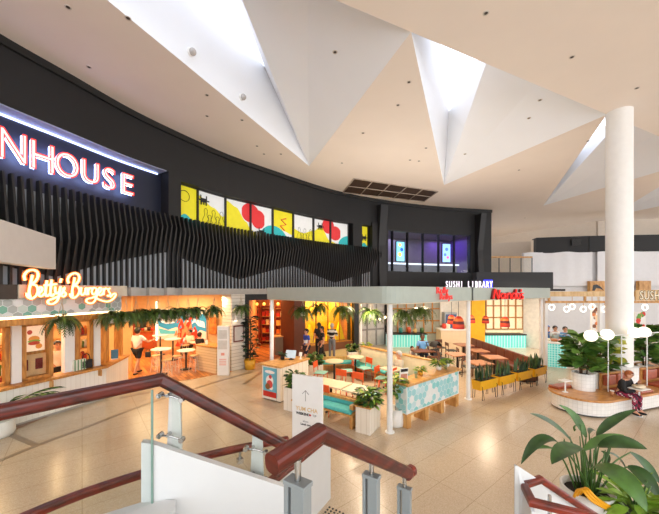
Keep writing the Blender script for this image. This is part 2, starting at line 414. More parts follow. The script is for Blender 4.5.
# ================================================================ black upper wall
mb=MB()
cbox(mb,-900,492,-.6,0,7.35,CZ+.05)                     # bulkhead
cbox(mb,-900,168,-.8,-.45,3.2,7.35,1)                    # sign recess back
cbox(mb,168,181,-.6,.0,3.2,7.35)
cbox(mb,181,353.5,-.6,-.3,3.2,5.6); cbox(mb,353.5,362.5,-.6,0,3.2,7.35); cbox(mb,362.5,372,-.6,-.3,3.2,5.6); cbox(mb,371.5,386,-.6,.12,3.2,7.35)
cbox(mb,181,353.5,-.6,0,7.15,7.36); cbox(mb,362.5,372,-.6,0,7.15,7.36)
cbox(mb,181,353.5,-1.2,-.75,5.4,7.4); cbox(mb,362.5,372,-1.2,-.75,5.4,7.4)
struct(mb.build('wall_left',[black,navy]),'curved black upper wall above the shops')
# black soffit trim under the ceiling and the glow strip added to light the recess
mb=MB(); cbox(mb,-900,492,0,.08,8.62,8.8); struct(mb.build('trim_3',black2))
glow_strip=glow('added_recess_glow',(190,205,255),1.6)
ls=MB(); cbox(ls,-300,164,-.44,-.40,7.27,7.31); tag(ls.build('light_strip',glow_strip),'cold white light strip along the top of the sign recess','light strip')
mb=MB(); cbox(mb,-300,166,-.44,-.005,7.325,7.349); struct(mb.build('trim_18',mat('soffit_lit_tone',(150,158,186),.5)),'sign recess soffit with its blue-white lit tone put into the colour')  # pale blue colour stands for glow on a dark soffit
# ---- red neon letters
sg=thing('neon_sign','large red and white halo-lit capital letters on the dark upper wall','sign',(0,0,0))
lf=glow('neon_face',(255,206,200),.62); lo=glow('neon_outline',(255,50,36),.8); lh=glow('letter_halo',(170,195,255),9)
SXL=dict(N=.74,H=.78,O=.80,U=.84,S=.95,E=.95)
for ch,px,pt,pb in (('N',13,128,161),('H',42.5,140,171),('O',67,151,177),('U',90.5,159,183),('S',109,166,189),('E',127,172,194)):
    P=onB(px,140,-.22); a=Bang(px); zt=7.0; zb=6.3
    P.z=EYE-(pb-HY)/F*P.y; h=(pb-pt)/F*P.y; s=h/.76
    text_obj(ch,s,lf,P,a,sg,'letter',.02,sx=SXL[ch])
    text_obj(ch,s*1.0,lo,P+Vector((math.sin(a),-math.cos(a),0))*.035,a,sg,'letter_outline',0,.013,True,sx=SXL[ch])
    text_obj(ch,s*.97,lh,P-Vector((math.sin(a),-math.cos(a),0))*.05,a,sg,'letter_halo',.006,sx=SXL[ch])
# ================================================================ slatted screen with the folded band
ZL=[(-120,4.4),(-40,4.0),(57,3.62),(110,4.1),(167,4.6),(205,4.15),(240,3.74),(265,4.1),(292,4.5),(335,3.7),(381,4.6)]
def zl(p):
    for (a,za),(b,zb) in zip(ZL,ZL[1:]):
        if p<=b: return za+(zb-za)*(p-a)/(b-a)
    return ZL[-1][1]
back=MB(); cbox(back,-160,383,-.3,-.02,3.36,5.62)
scr=thing('slat_screen','black vertical slat screen with a folded zigzag band under the sign and art windows','screen',(0,0,0))
back.build('backing',finback,scr)
mb=MB(); p=-150.0
while p<381:
    l=zl(p); u=l+.85; d=Bt(p)
    prof=[(.0,3.36),(.08,3.36),(.08,l),(.30,u),(.14,5.86),(.0,5.86)]
    hw=.024; vs=[]
    for sgn in(-1,1):
        for o_,z in prof: vs.append(Bp(p,o_,z)+d*hw*sgn)
    mb.add(vs,[tuple(range(5,-1,-1)),tuple(range(6,12))]+[(i,(i+1)%6,6+(i+1)%6,6+i) for i in range(6)])
    q2=p+1; ds=(Bp(q2)-Bp(p)).length; p+=.165/ds
mb.build('slats',finm,scr)
# dark sheet added behind the slats to give the folded band its shade
mb=MB(); n=90; vs=[]
for i in range(n+1):
    p=-150+(531)*i/n; l=zl(p); vs += [Bp(p,.0,l),Bp(p,.1,l+.85),Bp(p,.0,l+.9)]
fs=[]
for i in range(n): fs += [(i*3,i*3+1,i*3+4,i*3+3),(i*3+1,i*3+2,i*3+5,i*3+4)]
mb.add(vs,fs); mb.build('fold_shade',mat('fold_shade_black',(26,25,26),.6),scr)
# ================================================================ art windows
yel=mat('art_yellow',(226,214,32),.5,var=.03,emit=.12); tea=mat('art_teal',(40,178,182),.5,var=.03,emit=.1); red=mat('art_red',(214,44,48),.5,var=.03,emit=.12)
whi=mat('art_white',(226,228,228),.5,var=.02,emit=.12); blk=mat('art_black',(18,18,18),.6)
edges=[182,202,229,254,276,296,316,333,351.5]
def ell(c,z,rp,rz): return lambda p:(z-rz*math.sqrt(max(0,1-((p-c)/rp)**2)),z+rz*math.sqrt(max(0,1-((p-c)/rp)**2))) if abs(p-c)<rp else None
Z0,Z1=5.6,7.12
def below(f): return lambda p:(Z0,min(Z1,f(p)))
def above(f): return lambda p:(max(Z0,f(p)),Z1)
def pw(pts):
    def f(p):
        if p<=pts[0][0]: return pts[0][1]
        for (a,za),(b,zb) in zip(pts,pts[1:]):
            if p<=b:
                t=(p-a)/(b-a); t=t*t*(3-2*t); return za+(zb-za)*t
        return pts[-1][1]
    return f
art=[(0,yel,below(pw([(182,7.12),(201,7.12),(203,6.95),(218,6.6),(228,6.3),(230,7.05),(240,6.85),(250,6.3),(254,6.05)])),182,254),
 (1,yel,below(pw([(254,6.05),(262,5.7),(276,5.6)])),254,262),
 (2,yel,above(pw([(276,6.05),(286,6.2),(296,6.05)])),276,296),(3,yel,below(pw([(296,6.4),(306,6.25),(316,6.45),(324,6.75),(333,6.05),(342,5.9),(346,5.6)])),296,346),
 (4,tea,below(pw([(182,5.95),(190,6.1),(199,5.9),(202,5.75)])),182,202),(5,tea,ell(277,5.6,14,.75),263,291),(6,tea,below(pw([(279,5.8),(290,5.95),(296,5.8)])),279,296),(7,tea,ell(353,5.8,12,.65),341,351.5),
 (8,red,ell(254,6.72,9,.42),245,263),(9,red,ell(262,6.5,7,.42),255,269),(10,red,ell(331,6.85,6,.42),325,337),(11,red,ell(338,6.5,6,.4),332,344)]
def invader(mb,p,z,s,off):
    for dx,dz,w,h in((0,0,.9,.5),(-.35,-.4,.18,.35),(.35,-.4,.18,.35),(0,-.38,.18,.28),(-.4,.4,.14,.4),(.4,.4,.14,.4),(-.62,.0,.3,.16),(.62,0,.3,.16)):
        c=Bp(p,off,z)+Bt(p)*dx*s; c.z+=dz*s
        mb.box(c,(w*s,.006,h*s),Bang(p))
for i,(a,b) in enumerate(list(zip(edges,edges[1:]))+[(363.4,371.2)]):
    w=thing('window_%d'%(i+1),'x','x'); del w['category']; struct(w,'backlit upper window with yellow, white, red and teal graphics, number %d from the left'%(i+1))
    mb=MB(); cbox(mb,a+.5,b-.5,-.33,-.3,Z0,Z1,0,4)
    mb.build('pane',yel if i==8 else whi,w)
    fr=MB()
    for e0,e1,za,zb in((a,a+.7,Z0-.02,Z1+.04),(b-.7,b,Z0-.02,Z1+.04)): cbox(fr,e0,e1,-.35,-.22,za,zb)
    cbox(fr,a,b,-.35,-.22,Z1,Z1+.05); fr.build('frame',black2,w)
    mats=[yel,tea,red,blk]; gm=MB()
    arts=art if i<8 else [(4,tea,below(pw([(363,5.9),(367,6.15),(371,5.95)])),363,372)]
    for lay,m_,fn,p0,p1 in arts:
        x0=max(a+.6,p0); x1=min(b-.6,p1)
        if x1-x0<.3: continue
        n=16; top=[];bot=[]
        for k in range(n+1):
            r_=fn(x0+(x1-x0)*k/n)
            if r_ is None: continue
            zz0,zz1=max(Z0,r_[0]),min(Z1,r_[1])
            if zz1<=zz0: zz1=zz0+.001
            bot.append(Bp(x0+(x1-x0)*k/n,-.297+.002*lay,zz0)); top.append(Bp(x0+(x1-x0)*k/n,-.297+.002*lay,zz1))
        vs=bot+top; k=len(bot)
        gm.add(vs,[(j,j+1,k+j+1,k+j) for j in range(k-1)],mats.index(m_))
    if i in(1,3,4,6,8):
        p,z,s={1:(208,6.78,.2),3:(265,5.95,.2),4:(284,5.72,.15),6:(323,6.75,.2),8:(367,6.45,.2)}[i]
        k0=len(gm.f); invader(gm,p,z,s*1.6,-.26)
        for k in range(k0,len(gm.f)): gm.m[k]=3
    if i in(1,5):                                             # line drawings of pins
        for j in range(5):
            p=a+(b-a)*(.3+.14*j); hh=.55 if j%2 else .8
            pts=[Bp(p,-.262,5.72)+Bt(p)*x for x in(0,)]
            loop=[]
            for dx,dz in((-.08,0),(-.13,.3),(-.05,.55),(-.07,.75),(0,.85),(.07,.75),(.05,.55),(.13,.3),(.08,0)):
                q_=Bp(p,-.262,5.75+dz*hh*1.1)+Bt(p)*dx*1.1; loop.append(q_)
            gm.tube(smooth_pts(loop,3),.008,4,3)
    if i==0:
        c=Bp(189,-.262,6.75); d=Bt(189)
        gm.tube([c+d*.2*math.cos(t*PI/8)+Vector((0,0,.2*math.sin(t*PI/8))) for t in range(16)],.01,4,3,True)
    if i==4:
        c=Bp(286,-.262,6.5); d=Bt(286); gm.tube([c+d*x+Vector((0,0,z)) for x,z in((.2,.3),(-.1,.2),(.2,0),(-.15,-.1),(.1,-.3))],.03,5,2)
    gm.build('graphic',mats,w)
# ================================================================ upper glass corner
mb=MB()
zt,zb=7.05,4.42
cbox(mb,386,476,-.3,0,zt,7.4); cbox(mb,386,492,-.4,0,3.2,zb); cbox(mb,471.5,492,-.4,0,zb,7.4)
cbox(mb,386,388.2,-.3,0,zb,zt)
struct(mb.build('wall_back',black),'black wall around the upper corner windows')
mb=MB(); 
for p0,p1,o in ((377,384,.34),(476,481,.5)):               # slanted black piers
    a=Bp(p0,0); b=Bp(p1,0); d=Bt(p0); n=Vector((d.y,-d.x,0))
    for za,zc,oa,oc in((3.2,6.0,o*1.0,o*.55),(6.0,8.4,o*.55,o*1.3)):
        vs=[a+Vector((0,0,za)),b+Vector((0,0,za)),b+n*oa+Vector((0,0,za)),a+n*oa+Vector((0,0,za)),a+Vector((0,0,zc)),b+Vector((0,0,zc)),b+n*oc+Vector((0,0,zc)),a+n*oc+Vector((0,0,zc))]
        mb.add(vs,[(0,1,2,3),(4,5,6,7),(0,1,5,4),(1,2,6,5),(2,3,7,6),(3,0,4,7)])
struct(mb.build('trim_4',mat('pier_black',(27,26,28),.5)),'faceted black piers either side of the upper corner windows')
# room behind
room=mat('lounge_wall',(118,110,116),.6); pur=mat('lounge_purple',(96,76,130),.6)
mb=MB(); cbox(mb,380,500,-4.2,-4.0,4.2,7.4,0); cbox(mb,380,500,-4.1,-.1,4.2,4.3,0); cbox(mb,380,484,-4.1,-.1,7.3,7.45,0)
cbox(mb,380,381,-4.1,-.2,4.2,7.4,0); cbox(mb,484,486,-4.1,-.2,4.2,7.4,1)
struct(mb.build('wall_lounge',[room,pur]),'dim lounge walls behind the upper corner windows')
pe=[388.2,393.5,408.5,424,440,456,471.5]
for i,(a,b) in enumerate(zip(pe,pe[1:])):
    w=thing('window_%d'%(10+i),'x','x'); del w['category']; struct(w,'clear upper corner window, pane %d from the left'%(i+1))
    mb=MB(); cbox(mb,a,b,-.16,-.15,zb,zt); mb.build('pane',glassm,w)
    fr=MB(); cbox(fr,a-.35,a+.35,-.25,-.05,zb,zt); cbox(fr,b-.35,b+.35,-.25,-.05,zb,zt); cbox(fr,a,b,-.25,-.05,zt-.06,zt); cbox(fr,a,b,-.25,-.05,zb,zb+.06); fr.build('frame',black2,w)
def screen(px,py0,py1,w,label,cols,off=-1.6):
    a=onB(px,py1,off); b=onB(px,py0,off); h=b.z-a.z; ang=Bang(px)
    t=thing('display_screen',label,'screen',a,ang)
    MB().box((0,.06,h/2),(w+.08,.1,h+.08)).build('casing',black2,t)
    MB().box((0,0,h/2),(w,.02,h)).build('display',glow('scr_'+label[:9],cols[0],1.1),t)
    for k,(x,z,r,c) in enumerate(cols[1]):
        MB().cyl((x*w,-.02,z*h),(x*w,-.012,z*h),r*w,n=14).build('graphic',glow('scrg_%s%d'%(label[:6],k),c,1.0),t)
    MB().box((0,.06,(4.3-a.z)/2),(.1,.08,abs(a.z-4.3))).build('stand',black2,t)
screen(400.5,242,261,.62,'bright cyan upright screen with yellow spots behind the upper windows',((120,215,240),[(-.1,.35,.25,(240,215,70)),(.15,.6,.22,(30,80,190)),(-.1,.85,.2,(240,225,90))]))
screen(446.5,244,262,.62,'pale blue upright screen in the right upper windows',((140,180,250),[(0,.7,.2,(70,110,230)),(-.2,.4,.18,(80,120,235)),(.15,.25,.18,(200,90,140))]))
mb=MB(); cbox(mb,389,466,-1.5,-.9,4.35,5.02,0); cbox(mb,388.5,467,-1.55,-.8,5.02,5.1,1)
ct=thing('lounge_counter','long white counter running behind the upper corner windows','counter'); 
b1=MB(); cbox(b1,389,466,-1.5,-.9,4.3,5.0); b1.build('base',mat('lounge_counter_base',(90,88,110),.5),ct)
b2=MB(); cbox(b2,388.5,467,-1.55,-.8,5.0,5.1); b2.build('countertop',glow('lit_counter',(225,232,250),.7),ct)
for px,py,c,l in((413,257,(235,60,140),'small pink glowing wall screen in the upper lounge'),(420,256,(120,230,160),'small green glowing wall screen in the upper lounge'),(426,255,(255,120,60),'small orange glowing wall screen in the upper lounge')):
    P=onB(px,py,-2.2); t=thing('game_screen',l,'screen',(P.x,P.y,5.0),Bang(px))
    MB().box((0,0,.35),(.3,.06,.5)).build('casing',black2,t); MB().box((0,-.04,.4),(.24,.02,.34)).build('display',glow('game_'+l[6:10],c,1.6),t)
    MB().box((0,0,-.1),(.12,.06,.5)).build('stand',black2,t); t.location.z=4.66
# ---- floor slab / fascia over the shops
mb=MB(); n=60; inner=[];outer=[]
for i in range(n+1):
    p=-300+(792)*i/n; inner.append(Bp(p,.16)); 
poly=[(v.x,v.y) for v in inner]+[(11.5,27),(-16,27),(-16,0)]
mb.prism(poly,3.12,3.36)
struct(mb.build('ceiling_shops',concrete),'pale concrete slab edge above the ground floor shops')
# ---- black parapet and terrace on the right
mb=MB(); mb.box((10.2,17.35,3.82),(4.2,.5,.92)); mb.box((10.2,19.5,3.3),(4.2,4.2,.14))
struct(mb.build('wall_parapet',mat('parapet_black',(28,29,31),.6)),'black parapet of the upper terrace')
tr=thing('terrace_railing','timber topped railing with thin black posts on the upper terrace','railing')
a=at(488,257,21.6); b=at(532,257,21.6)
MB().bar(a,b,.12,a.z-.06,a.z+.04).build('handrail',oak,tr)
for k in range(5):
    q=a.lerp(b,k/4); MB().box((q.x,q.y,(a.z+3.37)/2-.03),(.05,.05,a.z-3.37)).build('post',black2,tr)
mb=MB()
for k in range(40):
    q=a.lerp(b,k/39); mb.box((q.x,q.y+.02,(a.z+3.5)/2),(.03,.02,a.z-3.5))
mb.build('balusters',mat('baluster_cream',(196,182,160),.5),tr)
struct(MB().box((10.5+1.6,21.6,3.3),(7.5,1.4,.14)).build('trim_5',black))
# ---- far walls on the right
mb=MB()
W0=(14.4,23.2); W1=(18.5,22.4); W2=(34,20.5)
for A_,B_ in((W0,W1),(W1,W2)):
    mb.bar(A_,B_,.3,0,6.05,0); mb.bar((A_[0]+.9,A_[1]),B_,.6,7.1,7.148,1,-.25); 
    mb.bar((A_[0]+.9,A_[1]) if A_ is W0 else A_,B_,.5,6.0,7.15,1,.05)
mb.bar((13.0,27.6),(16.8,26.0),.3,3.2,7.35,2); mb.bar((10.5,34),(17.0,33.4),.3,3.2,CZ,2); mb.bar((16.6,33.5),(21.4,24.9),.3,5,CZ,2); mb.bar((21.4,24.9),(36,21.6),.3,6,CZ,2)
struct(mb.build('wall_right',[mat('white_hoarding',(224,224,226),.6,var=.02),black,mat('cream_wall',(214,200,184),.7,var=.02)]),'white hoarding with black bulkhead above on the right')
vt=thing('wall_vent','small black vent grille high on the black bulkhead at the right','vent',(17.9,22.26,6.72))
MB().box((0,0,0),(1.15,.06,.45)).build('frame',mat('vent_black',(14,14,15),.5),vt)
mb=MB()
for k in range(6): mb.box((0,-.03,-.18+.07*k),(1.05,.03,.02),rx=.5)
mb.build('slats',black2,vt)
# plastic sheeting folds in front of the hoarding
sheet=mat('plastic_sheet',(226,226,229),.35,var=.02)
for (A_,B_,lab) in(((14.2,22.7),(18.6,22.0),'white plastic sheeting pinned over the hoarding left of the big column'),((18.9,21.95),(28,20.8),'white plastic sheeting pinned over the hoarding right of the big column')):
    mb=MB(); A3=Vector((*A_,0)); B3=Vector((*B_,0)); n=60; d=(B3-A3).normalized(); nn=Vector((d.y,-d.x,0)); vs=[]
    for i in range(n+1):
        q=A3.lerp(B3,i/n); w=.02*math.sin(i*.53)+.03*math.sin(i*.17+1)
        for z in(3.6,5,6.0): vs.append(q+nn*(w*(.4+.3*(z-3.4)/2.6))+Vector((0,0,z+(.04*math.sin(i*.21) if z==6.0 else 0))))
    mb.add(vs,[(i*3+k,i*3+k+1,i*3+k+4,i*3+k+3) for i in range(n) for k in range(2)],0,True)
    tag(mb.build('plastic_sheet',sheet),lab,'sheeting')
# ================================================================ big white column
col=MB().cyl((8.96,9.62,0),(8.96,9.62,CZ),.325,n=40).build('column',white)
tag(col,'big round white column rising from the bench to the ceiling','column')
# ================================================================ grey-green canopy of the seating court
front=[(-2.05,10.2),(.75,7.2)]
for k in range(7):
    t=R(180+43+ (270+38-180-43)*k/6); front.append((1.38+.42*math.cos(t)*1.0,7.2+.42*math.sin(t)))
front += [(4.35,9.2),(8.55,12.05)]
backp=[(8.8,12.6),(6.2,15.4),(2.4,15.6),(-.6,13.2),(-1.9,11.0)]
cn=thing('canopy','grey-green flat canopy with rounded corner over the seating court','canopy',(0,0,0))
MB().prism(front+backp,3.0,3.38).build('roof',canopym,cn,bevel=.012)
MB().prism([(x*.995+.02,y+.03) for x,y in front+backp],2.985,3.01).build('soffit',mat('soffit_cream',(222,206,180),.6),cn)
for k,(x,y) in enumerate(((.9,12.2),(3.4,12.9),(6.6,14.0))):  # lamp housings added on the roof only to brighten the ceiling
    t=thing('added_uplight_trough','long warm uplight trough lying on the canopy roof, '+('left one','middle one','right one')[k],'uplight',(x,y,3.381),R(35)); MB().box((0,0,.01),(1.5,.2,.02)).build('housing',white,t)
postm=mat('post_white',(228,228,226),.4,var=.02)
for px,(x,y),l in((271,(-1.9,10.25),'behind the host kiosk'),(389,(1.40,7.22),'at the front corner beside the tiled counter'),(467,(4.2,9.42),'between the tiled counter and yellow planters'),(542,(8.3,12.2),'at the far right end of the canopy'),(360,(1.38,13.8),'at the back behind the court bench')):
    t=thing('canopy_post','slim white canopy post '+l,'post',(x,y,0))
    MB().cyl((0,0,0),(0,0,2.99),.065,n=18).build('shaft',postm,t); MB().cyl((0,0,0),(0,0,.02),.11,n=18).build('base_plate',postm,t)
def fasc(px,a,b):
    """point of plan line a-b in pixel column px"""
    a=Vector((a[0],a[1],0)); b=Vector((b[0],b[1],0)); k=(px-CX)/F
    t=(k*a.y-a.x)/((b.x-a.x)-k*(b.y-a.y)); return a.lerp(b,t)
# fascia joint
P=fasc(471,front[-2],front[-1]); MB().box((P.x+.02,P.y-.03,3.19),(.04,.05,.39),.6).build('joint',mat('joint_dark',(70,74,70),.5),cn)
def lineang(a,b): return math.atan2(b[1]-a[1],b[0]-a[0])
A1,B1=front[-3],front[-2]; A2,B2=front[-2],front[-1]
# red script on the fascia
P=fasc(442.5,A1,B1); s_=thing('fascia_sign','small red handwritten style sign on the canopy fascia','sign',(P.x,P.y,0)); an=lineang(A1,B1); nv=Vector((math.sin(an),-math.cos(an),0))
text_obj('Rolly',.24,redsign,nv*.05+Vector((-.05,0,3.21)),an,s_,'lettering',.012,sx=1.2); text_obj('Rollys',.22,redsign,nv*.05+Vector((.05,0,3.06)),an,s_,'lettering',.012,sx=1.2)
def strokes(mb,list_,mapf,r,k=4,n=6):
    for st in list_: mb.tube([mapf(v.x,v.y) for v in smooth_pts([(x,y,0) for x,y in st],k)],r,n)
nand=[[(318,147),(326,102),(331,104),(343,146),(350,100)],[(374,120),(362,120),(356,132),(362,144),(373,138),(377,120),(379,146)],[(387,118),(389,146)],[(389,128),(399,117),(405,124),(407,146)],[(430,122),(419,118),(413,132),(418,145),(428,138),(434,98),(433,146)],[(446,118),(439,122),(437,134),(443,145),(450,140),(452,126),(446,118)],[(460,98),(457,110)],[(470,119),(461,120),(460,128),(468,134),(467,144),(457,145)]]
ns=thing('fascia_sign','raised bold red letter sign on the right end of the canopy fascia','sign')
an=lineang(A2,B2); nv=Vector((math.sin(an),-math.cos(an),0))
def nmap(x,y):
    px=428+x/5.07; py=270+y/5.07; P=fasc(px,A2,B2); Q=P+nv*.09; k=Q.y; return Vector((Q.x,Q.y,EYE-(py-HY)/F*k))
m1=MB(); strokes(m1,nand,nmap,.023); m1.build('lettering',mat('nred',(214,30,24),.3,emit=.5),ns)
m1=MB(); strokes(m1,nand,lambda x,y:nmap(x-1.2,y+.6)-nv*.05,.036); m1.build('letter_backing',mat('dred',(120,14,14),.4),ns)
# white illuminated letters beyond
P0=at(445,288.5,16.9); P1=at(493,288.5,16.9)
sl_=thing('letter_sign','white lit capital letter sign above the canopy with blue glow at its end','sign')
txt='SUSHI LIBRARY'
wl=glow('white_letter',(250,240,255),.7); bl=glow('blue_glow',(30,40,230),1.6)
for i,ch in enumerate(txt):
    if ch==' ': continue
    q=P0.lerp(P1,(i+.5)/len(txt)); q.z=3.44
    text_obj(ch,.5,wl,q,0,sl_,'letter',.03,sx=.5)
MB().box((P0.lerp(P1,.92).x,17.02,3.62),(.46,.08,.46)).build('light_box',bl,sl_)
MB().bar((P0.x,17.0),(P1.x,17.0),.06,3.36,3.41).build('rail',black2,sl_)
# ================================================================ landing, stair and balustrades near the viewer
wpan=mat('white_balustrade',(212,214,214),.35,var=.015)
LZ=1.7
mb=MB()
mb.prism([(-2.6,-.6),(.3,-.6),(.3,.9),(-.5,1.7),(-1.15,1.9),(-2.4,.9)],LZ-.25,LZ)
struct(mb.build('floor_landing',mat('landing_stone',(196,180,154),.4,var=.06)),'stone stair landing the view is taken from')
mb=MB(); d=Vector((.54,.84,0)); nrm=Vector((.84,-.54,0)); o=Vector((-.45,1.25,0))
for k in range(9):
    a=o+d*(.29*k); b=o+d*(.29*(k+1)); z=LZ-.17*(k+1)
    mb.prism([tuple((a-nrm*.35)[:2]),tuple((b-nrm*.35)[:2]),tuple((b+nrm*.45)[:2]),tuple((a+nrm*.45)[:2])],max(0,z-.2),z)
struct(mb.build('floor_stairs',MT['landing_stone']),'stone stair flight going down to the mall floor')
# ---- left hand rail
LR=[(-3.0,.08,2.715),(-1.60,1.52,2.715),(-1.095,2.05,2.75),(-.41,2.35,2.21),(-.2,2.44,2.04)]
lr=thing('handrail','long mahogany handrail on glass at the left rising then dropping to the right','handrail')
MB().sweep(LR[0:1]+LR[2:],.085,.075).build('rail',mahog,lr)
# glass below it
def gl_panel(name,pts,nrm,parent,m=glassg,t=.012): return MB().plate(pts,nrm,t).build(name,m,parent)
gp=thing('glass_balustrade','clear glass balustrade panels hanging under the left mahogany handrail','balustrade')
e1=Vector((-1.095+3.0,2.05-.08,0)).normalized(); n1=Vector((e1.y,-e1.x,0))
gl_panel('glass_pane',[(-3.0,.08,1.5),(-1.14,2.0,1.5),(-1.14,2.0,2.70),(-3.0,.08,2.66)],n1,gp)
gl_panel('glass_pane',[(-1.05,2.07,1.5),(-.42,2.345,1.3),(-.42,2.345,2.15),(-1.05,2.07,2.66)],(.4,-.9,0),gp)
gl_panel('glass_pane',[(-.40,2.36,1.3),(-.22,2.44,1.2),(-.22,2.44,1.98),(-.40,2.36,2.13)],(.4,-.9,0),gp)
# glass fins with steel patch fittings
finmat=glass('frosted_fin',(176,192,186)); 
for k,(x,y,zt_,zb_,hs,lab) in enumerate(((-1.075,2.10,2.66,1.6,(2.60,2.335),'steel fin post with round glass clamps under the bend of the left handrail'),(-.57,2.33,2.27,1.4,(2.13,1.93),'steel fin post with round glass clamps further down the left handrail'))):
    t=thing('balustrade_post',lab,'post',(x,y,zb_))
    MB().plate([(-.05,0,0),(.09,0,0),(.065,0,zt_-zb_),(-.005,0,zt_-zb_)],(0,1,0),.016).build('fin',mat('fin_silver',(206,206,202),.35,metal=.1,var=.03),t)
    for z in hs:
        f=MB(); z-=zb_
        f.cyl((-.045,-.065,z+.005),(-.045,-.02,z+.005),.017,n=14); f.cyl((.10,-.065,z-.025),(.10,-.025,z-.025),.016,n=14); f.tube([(-.045,-.045,z+.005),(.03,-.04,z-.005),(.10,-.045,z-.025)],.007)
        f.cyl((.0,-.045,z),(.0,.0,z),.012)
        f.build('glass_clamp',steel,t)
# white solid panel of the descending flight
pa=at(143,441,2.02); pb=at(152,444,2.0); pc=at(290,489,2.28)
wp=thing('stair_balustrade','white solid stringer panel with sloping top below the glass in the foreground','balustrade')
MB().plate([(pa.x,pa.y-.02,1.2),(pb.x,pb.y,1.2),(pc.x,pc.y,1.2),(pc.x,pc.y,pc.z),(pb.x,pb.y,pb.z),(pa.x,pa.y-.02,pa.z)],(-.2,.9,0),.05).build('panel',wpan,wp)
MB().plate([(pb.x,pb.y-.005,1.3),(pb.x,pb.y-.005,2.66),(pb.x+.012,pb.y-.005,2.66),(pb.x+.012,pb.y-.005,1.3)],(0,-1,0),.008).build('glass_edge',mat('glass_edge_green',(120,150,138),.15),wp)
kb=[at(82,520,1.9),at(143,497,2.0),at(160,516,1.9)]
struct(MB().prism([(-1.5,1.82),(-1.18,2.02),(-1.0,2.02),(-.92,1.75),(-1.2,1.5)],LZ,1.935).build('trim_6',wpan),'white kerb at the foot of the glass')
# ---- lower far handrail
lp=[g(-30,538,1.9),g(22,514,1.9),g(82,490,1.9),g(142,470.5,1.9),g(190,456.5,1.9),g(240,445,1.9),g(288,436.5,1.9)]
lw=thing('handrail','slim curved mahogany handrail lower down behind the glass at bottom left','handrail')
MB().sweep(smooth_pts(lp,3),.065,.055).build('rail',mahog_end,lw)
m1=MB()
for a,b in zip(lp,lp[1:]):
    n2=Vector((b.y-a.y,a.x-b.x,0)); m1.plate([(a.x,a.y,1.0),(b.x,b.y,1.0),(b.x,b.y,1.84),(a.x,a.y,1.84)],n2,.012)
m1.build('glass_pane',glassg,lw)
for k in (1,4,5):
    q=lp[k]; f=MB(); f.cyl((q.x,q.y,1.74),(q.x,q.y,1.86),.012); f.box((q.x,q.y,1.76),(.05,.05,.04),.7); f.build('glass_clamp',steel,lw)
m1=MB()
for a,b in zip(lp,lp[1:]): m1.bar(a,b,.16,.74,1.02)
struct(m1.build('trim_7',mat('stair_edge',(196,184,164),.5)),'stone edge below the lower glass balustrade')
# ---- near handrail
nr=thing('handrail','thick mahogany handrail in the front centre bending down towards the hall','handrail')
N0=Vector((-.178,.945,2.80)); N1=Vector((-.030,1.125,2.818)); N2=Vector((.445,1.74,2.31)); 
m1=MB(); m1.sweep([N0,N0.lerp(N1,.5),N1,N1.lerp(N2,.5),N2],.062,.062,0,.34); m1.build('rail',mahog,nr)
m1=MB(); m1.sweep([N2+Vector((-.02,-.03,.004)),N2+Vector((.006,.02,-.012)),N2+Vector((.03,.04,-.010))],.056,.055,0,.34); m1.build('rail_return',mahog_end,nr)
def npost(P,zt_,zb_,lab,w=.042,dd=.075):
    t=thing('rail_post',lab,'post',(P[0],P[1],zb_),math.atan2(.84,.54))
    MB().box((0,dd*.40,(zt_-zb_)/2-.005),(w*.9,dd*.2,zt_-zb_-.01)).box((0,-dd*.16,(zt_-zb_)/2-.005),(w*.9,dd*.62,zt_-zb_-.01)).box((0,0,zt_-zb_-.008),(w,dd*1.04,.016)).build('flat_bars',grey,t,bevel=.002)
    MB().cyl((0,0,zt_-zb_),(0,0,zt_-zb_+.07),.011).build('pin',steel,t)
npost((-.105,1.03),2.67,1.5,'grey twin-bar steel post under the near end of the thick handrail',.05,.085)
npost((.19,1.41),2.465,1.2,'grey twin-bar steel post under the middle of the thick handrail')
npost((.41,1.70),2.225,1.0,'grey twin-bar steel post under the far end of the thick handrail',.036)
# ---- solid balustrade at the stair foot
b0=Vector((-.02,4.95,0)); bd=Vector((-.5,-.86,0)).normalized(); b1=b0+bd*1.7
sb=thing('stair_balustrade','white solid balustrade with mahogany cap at the stair foot beside the sign stand','balustrade')
MB().bar(b0,b1,.09,0,.95).build('panel',wpan,sb)
MB().sweep([Vector((b0.x,b0.y,1.01)),Vector((b1.x,b1.y,1.01))],.13,.06).build('cap_rail',mahog_end,sb)
# ---- tactile studs at the stair foot
td=mat('tactile_black',(30,30,30),.5); f0=None
m1=MB()
for i in range(6):
    for j in range(4):
        q=Vector((.0,4.72,0))+Vector((.84,-.54,0))*(.06*i)+Vector((-.5,-.86,0))*(.06*j); m1.cyl((q.x,q.y,0),(q.x,q.y,.006),.017,n=10)
tag(m1.build('tactile_studs',td),'patch of black tactile studs set in the floor at the stair foot','floor studs',kind='stuff')
